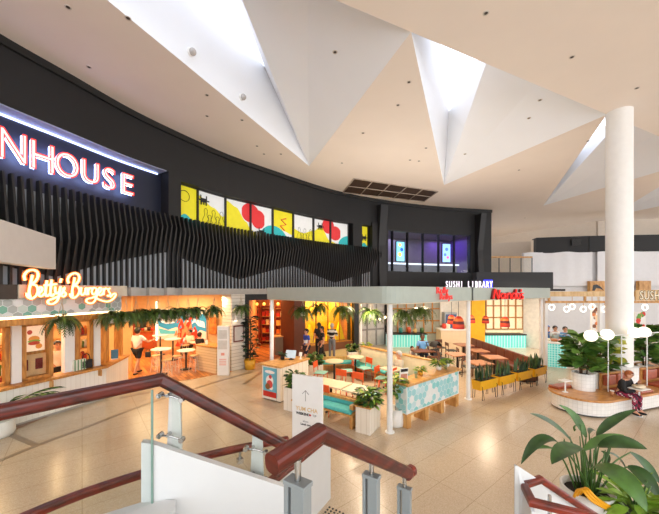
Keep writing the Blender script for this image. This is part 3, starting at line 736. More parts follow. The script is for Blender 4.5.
# ---- loop ended rail at bottom right
Zr=1.945
c0=Vector((1.375,2.205,Zr)); c1=Vector((1.545,2.27,Zr)); c2=Vector((1.29,2.0,Zr))
rr_=thing('handrail','mahogany handrail turned back in a loop end at bottom right','handrail')
m1=MB(); m1.sweep([Vector((2.0,1.9,1.83)),Vector((1.66,1.955,1.895)),c2+Vector((.03,.02,0)),c0,c1,Vector((1.93,2.32,1.68)),Vector((2.2,2.36,1.5))],.05,.05); m1.build('rail',mahog_end,rr_)
wq=thing('stair_balustrade','white pointed balustrade panel beside the looped handrail at bottom right','balustrade')
pt=[at(518,466,2.2),at(541,481,2.29),at(606,521,2.42),at(640,540,2.5)]
m1=MB(); m1.plate([pt[0],pt[1]-Vector((0,0,.0)),pt[2]-Vector((0,0,.02)),pt[3],Vector((pt[3].x,pt[3].y,1.0)),Vector((pt[0].x,pt[0].y,1.0))],(-.3,.9,0),.03)
m1.plate([pt[0],Vector((pt[0].x,pt[0].y,1.0)),Vector((1.36,2.05,1.0)),Vector((1.335,2.02,1.86)),Vector((1.37,2.18,1.94))],(-.9,.2,0),.02)
m1.build('panel',wpan,wq)
MB().cyl((1.5,2.12,1.0),(1.5,2.12,1.9),.012).build('stay',steel,wq)
# ================================================================ plant helpers
def leaf(mb,base,d,L,W,droop=.3,mi=0,seg=5,fold=.25,up=Vector((0,0,1)),tipw=.02):
    d=Vector(d).normalized(); side=d.cross(up); side=side.normalized() if side.length>1e-3 else Vector((1,0,0))
    vs=[]; p=Vector(base); dd=d.copy()
    for i in range(seg+1):
        t=i/seg; w=W*(math.sin(PI*min(1,t*.92+.06))**.75)*.5*(1 if t<.98 else .15); n=side.cross(dd).normalized()
        vs += [p-side*w+n*w*fold,p.copy(),p+side*w+n*w*fold]
        dd=(dd-up*(droop/seg)*(.6+t)).normalized(); p=p+dd*(L/seg)
    fs=[]
    for i in range(seg): fs += [(i*3,i*3+1,i*3+4,i*3+3),(i*3+1,i*3+2,i*3+5,i*3+4)]
    mb.add(vs,fs,mi,True)
def bush(mb,c,r,h,n,L,W,mis=(0,),droop=.5,seed=1,flat=.6):
    q=random.Random(seed); c=Vector(c)
    for i in range(n):
        a=q.uniform(0,2*PI); k=q.random()**.5; z=q.random()
        b=c+Vector((math.cos(a)*r*.75*k,math.sin(a)*r*.75*k,h*z))
        d=Vector((math.cos(a)*(.5+k),math.sin(a)*(.5+k),q.uniform(-.2,.9)*flat+.1))
        leaf(mb,b,d,L*q.uniform(.7,1.2),W*q.uniform(.7,1.2),droop*q.uniform(.5,1.5),q.choice(mis),4,.15,Vector((q.uniform(-.9,.9),q.uniform(-.9,.9),1)).normalized())
def fern_foliage(seed,n=26,L=.5,mi=(0,1)):
    q=random.Random(seed); mb=MB()
    for i in range(n):
        a=2*PI*i/n*2.4+q.uniform(-.3,.3); el=q.uniform(-.1,1.0); l=L*q.uniform(.7,1.15)
        d=Vector((math.cos(a)*math.cos(el),math.sin(a)*math.cos(el),math.sin(el))); p=Vector((0,0,0)); m=q.choice(mi)
        side=Vector((-math.sin(a),math.cos(a),0)); S=11
        for s in range(S):
            p2=p+d*(l/S); d=(d-Vector((0,0,.24+.05*s/S))).normalized(); w=.085*L*2*(1-s/S)**.6*(.5+min(1,s/2)*.5)
            for sg in(-1,1):
                tip=p2+side*sg*w*1.3+d*.03-Vector((0,0,.02)); mb.add([p,p2,tip],[(0,1,2)],m)
            p=p2
    return mb
leafset=[leafg,leafd,leafl]
# ================================================================ burger shop: fascia, window counter, kitchen
def hexes(mb,x0,x1,z0,z1,s,mapf,nm,seed=3,gap=.92):
    q=random.Random(seed); dz=s*.75; r=0; z=z0
    while z<=z1+s*.3:
        x=x0+(s*.433 if r%2 else 0)
        while x<=x1:
            pts=[]
            for k in range(6):
                a=PI/6+PI/3*k; xx=min(max(x+s*.5*gap*math.cos(a),x0),x1); zz=min(max(z+s*.5*gap*math.sin(a),z0),z1); pts.append(mapf(xx,zz))
            mb.poly(pts,q.choice(nm)); x+=s*.866
        z+=dz; r+=1
t_white=mat('tile_white',(224,228,226),.25,var=.02); t_grey=mat('tile_grey',(176,182,178),.25,var=.03); t_mint=mat('tile_mint',(120,176,156),.25,var=.03); t_pale=mat('tile_pale_mint',(196,212,204),.25,var=.03)
t_aqua=mat('tile_aqua',(156,206,210),.25,var=.03); t_blue=mat('tile_light_blue',(188,216,220),.25,var=.03); grout=mat('grout',(222,226,224),.6)
fa=thing('shop_fascia','scalloped mint, grey and white tiled fascia over the burger shop windows','fascia')
mb=MB(); cbox(mb,-160,118,-.1,.08,2.70,3.12); mb.build('backing',grout,fa)
S0=0; arc=[]
p=-160
while p<=118: arc.append(p); p+=2
acc=[0]
for a,b in zip(arc,arc[1:]): acc.append(acc[-1]+(Bp(b)-Bp(a)).length)
def arcp(s):
    for k in range(len(acc)-1):
        if s<=acc[k+1]: return arc[k]+2*(s-acc[k])/(acc[k+1]-acc[k])
    return arc[-1]
mb=MB(); hexes(mb,0,acc[-1],2.72,3.11,.2,lambda x,z:Bp(arcp(x),.087,z),[0,0,1,2,3,1]); mb.build('tiles',[t_white,t_grey,t_mint,t_pale],fa,fix=False)
mb=MB(); cbox(mb,-160,118,.0,.04,2.655,2.695); tag(mb.build('light_strip',glow('warm_strip',(255,226,170),4)),'warm light strip under the scalloped tile fascia','light strip')
mb=MB(); cbox(mb,-160,122,-.22,.06,2.5,2.65); struct(mb.build('trim_8',timberframe),'timber head beam over the burger shop windows')
mb=MB(); cbox(mb,12,120,.165,.24,3.12,3.42); sp_=mb.build('sign_backboard',mat('sign_panel_cream',(206,196,176),.5)); tag(sp_,'pale beige backing panel behind the glowing script sign','backboard')
mb=MB(); cbox(mb,-160,12,.165,.2,3.1,3.42); struct(mb.build('trim_9',mat('dark_brown_edge',(62,54,48),.6)))
mb=MB()
for p in (122,141,160,176): cbox(mb,p,p+8,.165,.34,3.13,3.38)
struct(mb.build('trim_10',concrete),'concrete blocks along the slab edge')
# white sign box at far left
wb=thing('sign_box','blank white projecting sign box in front of the slats at the left edge','sign')
a=Vector((-4.75,3.15,0)); b=Vector((-6.2,7.05,0)); MB().bar(a,b,.2,3.77,4.49,0,-.1).build('box',mat('sign_white',(226,220,214),.45,var=.02),wb,bevel=.01)
MB().bar(a.lerp(b,.9)+Vector((-.15,-.05,0)),Bp(40,.05),.05,4.1,4.2).bar(a.lerp(b,.3)+Vector((-.15,-.05,0)),Bp(-120,.05),.05,4.1,4.2).build('bracket',black2,wb)
# glowing script
bet=[[(137,112),(133,85),(150,62),(180,54),(205,66),(208,92),(192,120),(168,133)],[(178,82),(170,120),(160,170),(166,205)],[(168,133),(198,140),(208,168),(196,198),(172,212),(150,200),(146,180)],
[(205,186),(224,176),(232,158),(222,148),(211,164),(212,188),(226,200),(244,184)],[(258,112),(252,150),(250,186),(258,198),(272,188)],[(284,108),(279,150),(277,188),(286,198),(298,186)],[(240,140),(312,132)],
[(303,146),(304,176),(314,184),(326,172),(332,146)],[(332,146),(326,190),(312,226),(286,242),(264,236),(266,222),(292,212),(318,200),(338,186)],[(336,102),(330,124)],[(338,190),(356,152),(346,160),(352,174),(362,186),(352,200),(336,196)],
[(376,128),(372,104),(386,82),(412,72),(432,84),(434,108),(420,130),(400,140)],[(410,96),(404,130),(396,170),(400,200)],[(400,140),(426,146),(436,168),(426,194),(406,208),(388,200),(384,184)],
[(446,150),(444,180),(452,192),(466,180),(470,152),(470,182),(478,190)],[(482,152),(484,192),(484,170),(494,154),(504,156)],[(530,158),(514,152),(504,170),(510,188),(524,182),(532,158),(530,200),(516,230),(494,238),(474,228),(480,214),(510,206),(536,192)],
[(538,184),(552,174),(556,158),(548,152),(540,166),(542,186),(554,194),(566,180)],[(568,154),(570,192),(570,170),(578,156),(588,158)],[(604,156),(594,160),(598,174),(606,186),(598,198),(588,194)],[(520,206),(556,222),(592,228),(620,214),(636,192),(626,184),(606,204)]]
neon=thing('script_sign','glowing orange handwritten neon script sign over the burger shop','sign')
def bmap(x,y): return onB(x/5.49,260+y/5.49,.38)
m1=MB(); strokes(m1,bet,bmap,.025,4,6); m1.build('neon_tube',glow('neon_warm',(255,226,160),1.0),neon)
m1=MB(); strokes(m1,bet,lambda x,y:onB(x/5.49,260+y/5.49,.33),.046,3,6); m1.build('letter_channel',glow('neon_orange',(255,120,24),.42),neon)
m1=MB(); 
for x in (170,290,410,500,590): a=bmap(x,165); m1.cyl(a,a-Vector((Bt(x/5.49).y,-Bt(x/5.49).x,0))*.2,.012)
m1.build('bracket',black2,neon)
# ---- counter
K0=Vector((-7.5,7.53,0)); K1=Vector((-6.75,9.4,0)); K2=Vector((-7.12,11.0,0)); kd=(K1-K0).normalized(); KS=K0-kd*2.4
cwhite=brick('counter_white_ribs',(240,236,228),(234,230,222),(222,216,206),.12,30,.006,ang=math.atan2(kd.y,kd.x),offset=0,rough=.4)
bc=thing('shop_counter','long white ribbed window counter with timber top along the burger shop','counter')
m1=MB(); m1.bar(KS,K1,.42,.08,.95,0,-.21); m1.bar(K1,K2,.42,.08,.95,0,-.21); m1.build('front_panel',cwhite,bc)
m1=MB(); m1.bar(KS,K1+kd*.02,.55,.95,1.01,0,-.2); m1.bar(K1,K2,.5,.95,1.01,0,-.2); m1.build('countertop',timberframe,bc)
m1=MB(); m1.bar(KS,K1,.36,0,.08,0,-.25); m1.bar(K1,K2,.36,0,.08,0,-.25); m1.build('kickboard',mat('kick_grey',(170,164,154),.5),bc)
m1=MB()
for k in (.35,.68,.95):
    q=KS.lerp(K1,k); m1.box((q.x+.06,q.y-.02,.86),(.14,.03,.18),math.atan2(kd.y,kd.x)-PI/2)
m1.build('bracket',oak,bc)
Ka=Vector((-8.52,5.78,0)); Kb=Vector((-7.03,9.51,0)); kang=math.atan2(kd.y,kd.x)
def kpt(px): return fasc(px,Ka,Kb)
m1=MB()
for a,b in ((10,20),(63,73),(92.5,99)): m1.bar(kpt(a),kpt(b),.16,1.01,2.5)
struct(m1.build('trim_11',white),'white pillars between the burger shop windows')
for n_,(a,b) in enumerate(((-40,9),(20,52),(74,92))):
    w=thing('window_%d'%(16+n_),'x','x'); del w['category']; struct(w,'honey timber framed burger shop window, number %d from the left'%(n_+1))
    A_,B_=kpt(a),kpt(b); L=(B_-A_).length; f=MB(); dd=(B_-A_).normalized()
    for e0,e1 in((0,.1),(L-.1,L)): f.bar(A_+dd*e0,A_+dd*e1,.13,1.01,2.5)
    f.bar(A_,B_,.13,2.38,2.5); f.bar(A_,B_,.13,1.01,1.08); f.build('frame',timberframe,w)
    MB().bar(A_,B_,.012,1.08,2.38).build('pane',glassm,w)
# poster window inner frame
pa_,pb_=kpt(24),kpt(50)
po=thing('burger_poster','lit burger photograph poster in a timber frame in the shop window','poster')
nb=Vector((-.928,.372,0))*.18
m1=MB(); m1.bar(pa_+nb,pb_+nb,.05,1.62,2.42); m1.build('frame',timberframe,po)
pm=mat('poster_pinkish',(238,206,176),.4,emit=.35); A_=pa_.lerp(pb_,.08)+nb; B_=pa_.lerp(pb_,.92)+nb
m1=MB(); m1.bar(A_,B_,.056,1.7,2.36); m1.build('print',pm,po)
m1=MB(); nn=Vector((.928,-.372,0))*.031
def pp_(u,z): return A_.lerp(B_,u)+nn+Vector((0,0,z))
def disc(mb,u,z,ru,rz,mi,k=14): mb.poly([pp_(u+ru*math.cos(2*PI*i/k),z+rz*math.sin(2*PI*i/k))+nn*.02*mi for i in range(k)],mi)
disc(m1,.5,2.02,.26,.08,0); disc(m1,.5,1.96,.3,.04,1); disc(m1,.5,1.91,.28,.05,2); disc(m1,.72,1.82,.16,.07,0); disc(m1,.3,2.2,.12,.06,2)
m1.build('picture',[mat('bun',(214,130,50),.5,emit=.3),mat('lettuce',(120,150,50),.5,emit=.3),mat('meat',(176,54,28),.5,emit=.3)],po)
m1=MB(); m1.bar(pa_+nb,pb_+nb,.06,1.01,1.62); m1.build('lower_board',mat('tan_board',(232,190,140),.5),po)
m1=MB(); 
for u0,u1 in((.02,.26),(.55,.82)): m1.bar(pa_.lerp(pb_,u0)+nb+nn*1.2,pa_.lerp(pb_,u1)+nb+nn*1.2,.03,1.22,1.5)
m1.build('red_panel',mat('dark_red_panel',(120,22,22),.5),po)
# kitchen
warm=mat('kitchen_wall',(224,176,120),.6,var=.06); 
m1=MB(); m1.bar((-11.6,3.5),(-10.4,12.6),.12,0,3.12); m1.bar((-11.0,12.6),(-8.0,12.6),.12,0,3.12); m1.bar((-12,3.6),(-8.6,3.6),.12,0,3.12)
struct(m1.build('wall_kitchen',warm),'warm wall at the back of the burger kitchen')
struct(MB().prism([(-16,2),(-8.0,2),(-7.2,9.5),(-7.3,11.2),(-10,12.6),(-16,12.6)],.0,.012).build('floor_kitchen',mat('kitchen_floor',(150,104,66),.4)))
bottles=[(150,40,20),(206,120,40),(240,236,220),(120,60,30),(230,180,60),(170,30,26)]
shx=[((-11.2,6.5),(-10.45,11.9),1.45,'lower timber shelf of jars on the kitchen back wall'),((-11.2,6.5),(-10.45,11.9),1.95,'upper timber shelf of jars on the kitchen back wall')]
for a,b,z,l in shx:
    s1=thing('wall_shelf',l,'shelf',(0,0,0)); a=Vector((*a,0)); b=Vector((*b,0)); MB().bar(a,b,.36,z-.04,z).build('board',timberframe,s1)
    m1=MB()
    for k in range(4): q=a.lerp(b,.1+.27*k); m1.box((q.x-.1,q.y,z-.14),(.3,.03,.2),kang-PI/2)
    m1.build('bracket',black2,s1)
    for k in range(13):
        q=a.lerp(b,.04+.92*k/12); c=bottles[(k*5+int(z*10))%6]; h=.18+.08*((k*7)%3)
        o=MB().lathe([(0,0),(.07,0),(.07,h*.65),(.03,h*.8),(.03,h),(0,h)],n=10).build('jar',mat('jar_%d'%bottles.index(c),c,.3),None,(q.x,q.y,z))
        tag(o,'small food jar on the '+('lower' if z<1.6 else 'upper')+' kitchen back shelf','jar','jars on the '+('lower' if z<1.6 else 'upper')+' kitchen shelf')
kb_=thing('kitchen_bench','stainless work bench standing along the burger kitchen back wall','bench')
m1=MB(); m1.bar((-10.7,6.5),(-9.95,11.9),.6,.84,.9); m1.build('top',steel,kb_); m1=MB(); m1.bar((-10.75,6.5),(-10.0,11.9),.5,0,.84); m1.build('cupboard',mat('bench_grey',(150,140,128),.4),kb_)
mb_=thing('menu_board','glowing orange menu board hanging in the burger kitchen','menu board')
m1=MB(); m1.bar((-9.9,8.6),(-9.35,10.6),.06,2.2,2.75); m1.build('panel',glow('menu_glow',(255,190,120),1.0),mb_)
m1=MB(); m1.cyl((-9.8,8.9,2.75),(-9.8,8.9,3.12),.012); m1.cyl((-9.45,10.3,2.75),(-9.45,10.3,3.12),.012); m1.build('rod',black2,mb_)
# goods seen in the windows
for n_,(pxa,pxb,l) in enumerate(((76,91,'timber display shelf of sauces and cups behind the third shop window'),(-8,8,'timber display shelf of sauces and cups behind the left edge shop window'))):
    a=kpt(pxa)*1.075; b=kpt(pxb)*1.075; a.z=b.z=0; s1=thing('display_shelf',l,'shelf'); dd=(b-a); L_=dd.length; dd.normalize()
    m1=MB(); m1.bar(a,a+dd*.05,.25,0.012,2.3); m1.bar(b-dd*.05,b,.25,0.012,2.3); m1.build('side_panel',timberframe,s1); qn=Vector((.928,-.372,0))
    for j,z in enumerate((1.1,1.5,1.9)):
        m1=MB(); m1.bar(a,b,.25,z-.03,z); m1.build('shelf_board',timberframe,s1)
        for k in range(6):
            c=[(196,40,26),(240,232,216),(236,140,40),(250,220,150),(170,30,24),(90,130,60)][(k*2+j+n_)%6]; q=a.lerp(b,.12+.76*k/5)
            o=MB().lathe([(0,0),(.045,0),(.05,.16+.04*((k+j)%3)),(.03,.2+.04*((k+j)%3)),(0,.2+.04*((k+j)%3))],n=10).build('sauce_bottle',mat('sauce_%d'%c[1],c,.35),None,(q.x,q.y,z+.001)); tag(o,'small sauce bottle or cup on the '+l.replace(' of sauces and cups',''),'bottle','bottles on the '+l)
    m1=MB(); m1.bar(a,b,.25,.012,1.07,0); m1.build('cupboard',mat('cupboard_red',(150,50,34),.5),s1)
# things on the counter
def ctop(px,z=1.01): q=fasc(px,K0+Vector((-.2,.08,0)),K1+Vector((-.2,.08,0))); q.z=z; return q
q=ctop(78.5); q.z=1.011
t=thing('striped_carton','green and white striped carton on the window counter','carton',q,kang)
MB().box((0,0,.15),(.32,.12,.3)).build('box',mat('carton_white',(226,226,210),.5),t)
m1=MB()
for k in range(4): m1.box((-.12+.08*k,-.001,.15),(.03,.124,.3))
m1.build('stripe',mat('carton_green',(96,140,90),.5),t)
q=ctop(86); t=thing('black_bag','black tote bag left on the window counter','bag',q,kang); m1=MB(); m1.prism([(-.16,-.06),(.16,-.06),(.16,.06),(-.16,.06)],0,.26); m1.build('body',mat('bag_black',(30,28,28),.6),t,bevel=.03)
MB().tube(smooth_pts([(-.1,0,.25),(-.08,0,.38),(0,0,.43),(.08,0,.38),(.1,0,.25)]),.012).build('handle',mat('bag_black',(30,28,28),.6),t)
# timber posts where the counter turns into the entry
m1=MB()
for px in (104,118.5): q=fasc(px,Kb,(-7.42,11.1)); m1.box((q.x,q.y,1.76),(.2,.2,1.5),.2)
struct(m1.build('trim_12',timberframe),'timber posts at the burger shop entry')
q=fasc(111.5,Kb,(-7.42,11.1)); t=thing('blue_menu_stand','small blue menu card holder on the counter by the entry','menu stand',(q.x+.1,q.y,1.01),.6)
MB().box((0,0,.16),(.2,.02,.32),0,0,.15).build('card',mat('card_blue',(70,130,160),.4),t); MB().box((0,0,.01),(.2,.1,.02)).build('foot',white,t)
# ================================================================ burger dining room
dw=mat('dining_wall',(232,196,146),.6,var=.05)
m1=MB(); m1.bar((-13.5,17.7),(-4.7,17.9),.15,0,3.12); m1.bar((-4.75,17.8),(-3.75,13.2),.15,0,3.12); m1.bar((-13.5,17.7),(-11.2,12.6),.15,0,3.12)
struct(m1.build('wall_dining',dw),'warm cream walls of the burger dining room')
struct(MB().prism([(-13.4,17.6),(-4.8,17.7),(-3.95,12.6),(-5.2,11.4),(-7.0,10.6),(-7.6,11.2),(-11.3,12.7)],.0,.014).build('floor_dining',floorwood),'orange herringbone timber floor of the burger dining room')
mu=thing('wall_mural','colourful blue wave mural with red figures on the dining room back wall','mural',(0,0,0))
Ym=17.55
def mp_(px,py): return at(px,py,Ym)
a=mp_(157,350); b=mp_(206,312); MB().box(((a.x+b.x)/2,Ym+.05,(b.z+.35)/2+.17),(b.x-a.x,.04,b.z-.35)).build('panel',mat('mural_sand',(236,226,206),.5,emit=.15),mu)
m1=MB(); l=0
def mpoly(pts,mi):
    global l
    l+=1; m1.poly([Vector((v.x,Ym+.028-.0008*l,v.z)) for v in [mp_(x,y) for x,y in pts]],mi)
mpoly([(158,314),(206,314),(206,332),(200,330),(196,334),(190,328),(184,332),(176,327),(168,330),(158,326)],0)
mpoly([(160,316),(172,314),(178,318),(174,323),(166,324),(160,322)],1); mpoly([(192,318),(204,322),(205,328),(198,326)],1); mpoly([(158,328),(170,331),(180,330),(180,334),(160,334)],2)
mpoly([(177,345),(178,326),(181,318),(183,322),(184,345)],3); mpoly([(186,345),(187,320),(190,316),(192,328),(193,345)],3); mpoly([(181,338),(182,326),(185,320),(188,330),(187,340)],4); mpoly([(177,345),(179,332),(181,344)],4); mpoly([(190,344),(192,330),(195,326),(198,336),(197,346)],3)
q=random.Random(8)
for k in range(46):
    x=q.uniform(176,198); y=q.uniform(315,345); s_=q.uniform(.8,2.2); mpoly([(x-s_,y+s_*1.4),(x+s_*q.uniform(-.5,.5),y-s_*1.6),(x+s_,y+s_*q.uniform(0,1.3))],q.choice([1,3,3,4,4,0,3]))
m1.build('picture',[mat('mu_blue',(50,150,190),.5,emit=.2),mat('mu_white',(236,240,240),.5,emit=.2),mat('mu_teal',(90,190,200),.5,emit=.2),mat('mu_red',(206,58,34),.5,emit=.2),mat('mu_orange',(236,140,90),.5,emit=.2)],mu,fix=False)
vls=MB().box((mp_(156.5,330).x,Ym,1.55),(.06,.06,2.2)).build('light_strip',glow('vertical_strip',(255,240,210),1.6)); tag(vls,'upright white light strip at the left edge of the mural','light strip')
for px0,px1,py0,py1,rgb,l in ((131,137,320,330,(150,40,30),'small red framed picture on the back wall, leftmost in the burger dining room'),(139,147,316,330,(60,50,44),'dark framed picture on the back wall left of the light strip'),(148.5,154.5,320,332,(214,110,50),'orange framed picture on the back wall beside the light strip'),(208.5,216.5,317,334,(226,120,50),'orange lit framed picture right of the blue mural')):
    a=at(px0,py1,17.6); b=at(px1,py0,17.6); t=thing('framed_picture',l,'picture',(a.x,17.62,a.z),0,'pictures on the dining room wall'); w_=b.x-a.x; h_=b.z-a.z
    MB().box((w_/2,.03,h_/2),(w_,.04,h_)).build('frame',timberframe,t); MB().box((w_/2,.005,h_/2),(w_-.1,.02,h_-.1)).build('print',mat('pic_%d'%int(px0),rgb,.5,var=.5,scale=5,emit=.1),t)
ws=thing('wall_shelf','low timber shelf of red and cream crockery along the dining room back wall','shelf',(0,0,0)); a=at(131,341,17.5); b=at(155,341,17.5)
m1=MB(); m1.box(((a.x+b.x)/2,17.5,.5),(b.x-a.x,.35,.97)).build('cupboard',mat('dining_cupboard',(190,90,50),.5),ws); MB().box(((a.x+b.x)/2,17.48,1.0),(b.x-a.x+.06,.42,.04)).build('top_board',timberframe,ws)
for k in range(7):
    o=MB().lathe([(0,0),(.07,0),(.09,.14+.03*(k%3)),(0,.14+.03*(k%3))],n=12).build('crock',mat('crock_%d'%(k%3),[(200,50,30),(240,226,200),(70,50,40)][k%3],.4),None,(a.x+.12+(b.x-a.x-.24)*k/6,17.45,1.021)); tag(o,'small crock on the low shelf along the dining room back wall','crock','crocks on the dining shelf')
# dining furniture
def round_table(name,label,loc,r,h,topm,legm,group=None):
    t=thing(name,label,'table',loc,0,group)
    MB().cyl((0,0,h-.035),(0,0,h),r,n=28).build('tabletop',topm,t); MB().cyl((0,0,.03),(0,0,h-.035),.035,n=10).build('pedestal',legm,t); MB().lathe([(0,.035),(.05,.035),(r*.62,.02),(r*.62,0),(0,0)],n=20).build('foot',legm,t); return t
whiteT=mat('white_tabletop',(240,232,214),.35)
tb=[((-6.55,12.1),.36,1.0,'round white high table nearest the man in the white shirt'),((-5.95,12.9),.36,.8,'round white table right of the nearest high table'),((-7.35,14.6),.36,1.0,'high table at the back left of the burger dining room'),((-6.4,15.1),.36,.78,'round table between the two seated diners'),((-8.6,15.8),.36,1.0,'high table deep by the left wall of the burger dining room')]
for (x,y),r,h,l in tb: round_table('cafe_table',l,(x,y,.015),r,h,whiteT,black2,'round tables in the burger dining room')
def stool(label,loc,rz=0,h=.66):
    t=thing('bar_stool',label,'stool',loc,rz,'stools in the burger dining room'); MB().cyl((0,0,h-.04),(0,0,h),.17,n=18).build('seat',oaklt,t)
    for k in range(4):
        a=PI/4+PI/2*k; MB().cyl((.12*math.cos(a),.12*math.sin(a),h-.04),(.2*math.cos(a),.2*math.sin(a),0),.012,n=6).build('leg',mat('stool_wire',(206,196,180),.4),t)
    MB().tube([(.16*math.cos(i*PI/8),.16*math.sin(i*PI/8),.25) for i in range(16)],.009,5,0,True).build('footring',MT['stool_wire'],t); return t
sl0=[((-6.1,12.45),'wire stool tucked right of the nearest white high table'),((-7.0,12.55),'wire stool behind the nearest white high table'),((-6.15,11.75),'wire stool in front of the nearest white high table'),((-5.5,12.6),'wire stool beside the second white table'),((-6.9,14.9),'wire stool beside the back left high table'),((-7.8,14.2),'wire stool left of the back left high table')]
for (x,y),l in sl0: stool(l,(x,y,.015))
# host counter, totem, shiplap pillar with framed menu
q0=g(196,370); q1=g(216,374.3); ha=math.atan2((q1-q0).y,(q1-q0).x); L=(q1-q0).length
hc=thing('host_counter','pale plank host counter with timber top at the burger entry','counter',q0,ha)
MB().box((L/2,.3,.51),(L,.6,1.0)).build('body',brick('host_planks',(232,206,162),(222,194,150),(186,150,104),30,.11,.006,ang=ha,rough=.5),hc); MB().box((L/2,.3,1.035),(L+.06,.66,.05)).build('countertop',timberframe,hc)
MB().box((L/2,.3,.02),(L-.06,.54,.04)).build('kickboard',black2,hc)
t=thing('menu_holder','small clear menu holder standing on the host counter','menu holder',q0+Vector((math.cos(ha)*.55,math.sin(ha)*.55+.2,1.06)),ha); MB().box((0,0,.1),(.16,.01,.2),0,0,-.2).build('card',white,t); MB().box((0,0,.01),(.16,.08,.02)).build('foot',steel,t)
q0=g(217,375.5); q1=g(227.5,376); tt_=thing('menu_totem','tall white menu totem beside the host counter','sign stand',q0)
w_=(q1-q0).length; MB().box((w_/2,.12,.95),(w_,.2,1.9)).build('body',white,tt_,bevel=.01)
m1=MB(); m1.box((w_/2,.015,1.58),(w_*.8,.01,.34)); m1.box((w_/2,.015,1.18),(w_*.8,.01,.34)); m1.build('menu_sheet',mat('menu_paper',(206,204,196),.5),tt_)
m1=MB(); m1.box((w_/2,.014,.82),(w_*.3,.01,.1)); 
for k in range(4): m1.box((w_/2,.014,.62-.07*k),(w_*.62,.01,.025))
m1.build('pink_print',mat('pink_print',(226,150,130),.5),tt_)
pl=MB(); cbox(pl,229,243,-.5,.16,0,3.12,0,3); struct(pl.build('trim_13',shipl),'white shiplap pillar right of the burger entry')
fm_=thing('framed_menu','red-brown framed menu on the white shiplap pillar','framed menu')
a=onB(230,343,.17); b=onB(240,325,.17); m1=MB(); cbox(m1,231,241,.165,.20,a.z,b.z,0,3); m1.build('frame',mat('frame_redbrown',(110,50,36),.4),fm_); m1=MB(); cbox(m1,231.7,240.2,.2,.207,a.z+.06,b.z-.06,0,3); m1.build('sheet',mat('menu_sheet_grey',(206,198,192),.5),fm_)
wl_=thing('wall_lamp','small white cylinder wall lamp above the framed menu','lamp',onB(236,318,.24)); MB().cyl((0,0,-.1),(0,0,.1),.06,n=14).build('shade',white,wl_); MB().cyl((0,0,-.105),(0,0,-.1),.05,n=14).build('bulb',glow('wl_bulb',(255,230,190),8),wl_); MB().box((-.05,.06,0),(.1,.14,.04),.6).build('bracket',steel,wl_)
# ================================================================ dark framed shop
m1=MB(); cbox(m1,243,246.5,-.5,.2,0,3.12,0,3); cbox(m1,243,357,-.4,.14,2.86,3.12); cbox(m1,352.5,357,-.5,.2,0,3.12,0,3)
struct(m1.build('trim_14',black2),'black portal frame around the orange lit shop')
orw=mat('orange_wall',(224,150,92),.6,var=.1); brn=mat('brown_pillar',(104,52,30),.5,var=.1)
YS=19.4
def X(px,Y): return (px-CX)/F*Y
m1=MB(); m1.bar((-4.55,YS),(1.5,YS),.15,0,3.12); m1.bar((-3.62,13.75),(-4.5,YS),.12,0,3.12); m1.bar((.9,YS),(1.55,18.5),.12,0,3.12)
struct(m1.build('wall_shop',orw),'orange walls inside the dark framed shop')
m1=MB(); cbox(m1,293,304,-1.0,.05,0,3.12,0,3); struct(m1.build('trim_15',brn),'brown panelled pillar between the orange shop and yellow window')
struct(MB().prism([(-3.6,13.7),(-1.0,16.4),(1.4,18.4),(1.4,YS),(-4.5,YS)],0,.012).build('floor_shop',floorwood))
for k,(p0,p1,Y,l) in enumerate(((248,259,18.3,'left red shelf unit inside the orange lit shop'),(261,273,19.0,'middle red shelf unit inside the orange lit shop'),(275,289,18.6,'right red shelf unit inside the orange lit shop'))):
    x0,x1=X(p0,Y),X(p1,Y); wd=x1-x0; s1=thing('shelf_unit',l,'shelf unit',(x0,Y,.013)); m1=MB(); m1.box((wd/2,.3,1.15),(wd,.04,2.3)); m1.box((.02,.15,1.15),(.04,.3,2.3)); m1.box((wd-.02,.15,1.15),(.04,.3,2.3)); m1.build('carcass',mat('shelf_redbrown',(150,56,24),.5),s1)
    for j in range(5): MB().box((wd/2,.14,.17+.5*j),(wd-.08,.27,.04)).build('shelf_board',oak,s1)
    q=random.Random(k)
    for j in range(4):
        for i in range(3):
            h=q.uniform(.18,.32); c=q.choice([(200,50,26),(230,130,40),(244,214,150),(150,40,30),(250,190,90)])
            ob=MB().box((0,0,h/2),(wd*.24,.18,h)).build('gift_box',mat('gift_%d'%c[1],c,.5),None,(x0+wd*(.2+.3*i),Y+.13,.204+.5*j)); tag(ob,'boxed goods on the '+l,'box','boxes on '+l)
P=Vector((X(284,15.9),15.9,.012)); sc1=thing('sales_counter','grey brown sales counter inside the orange lit shop','counter',P,.45); MB().box((0,.2,.45),(.95,.5,.9)).build('body',mat('counter_greybrown',(120,96,72),.5),sc1); MB().box((0,.2,.925),(1.0,.56,.05)).build('top',oak,sc1)
t=thing('till_screen','small pale till screen on the sales counter','screen',P+Vector((.12,.2,.952)),.5); MB().box((0,0,.17),(.34,.03,.24),0,0,-.25).build('display',screenm,t); MB().box((0,.02,.03),(.12,.12,.06)).build('stand',black2,t)
hz=thing('hanging_light_row','row of amber pendant bulbs inside the orange lit shop','lights')
m2=MB(); m2.box((X(268,16.6),16.6,3.08),(2.6,.06,.07))
for k in range(6):
    P=Vector((X(250+7*k,16.6),16.6,2.55)); MB().sphere(P,.08,n=10,m=6).build('bulb',glow('amber_bulb',(255,150,60),2),hz); m2.cyl(P+Vector((0,0,.08)),P+Vector((0,0,.5)),.008,n=5)
m2.build('cord',black2,hz)
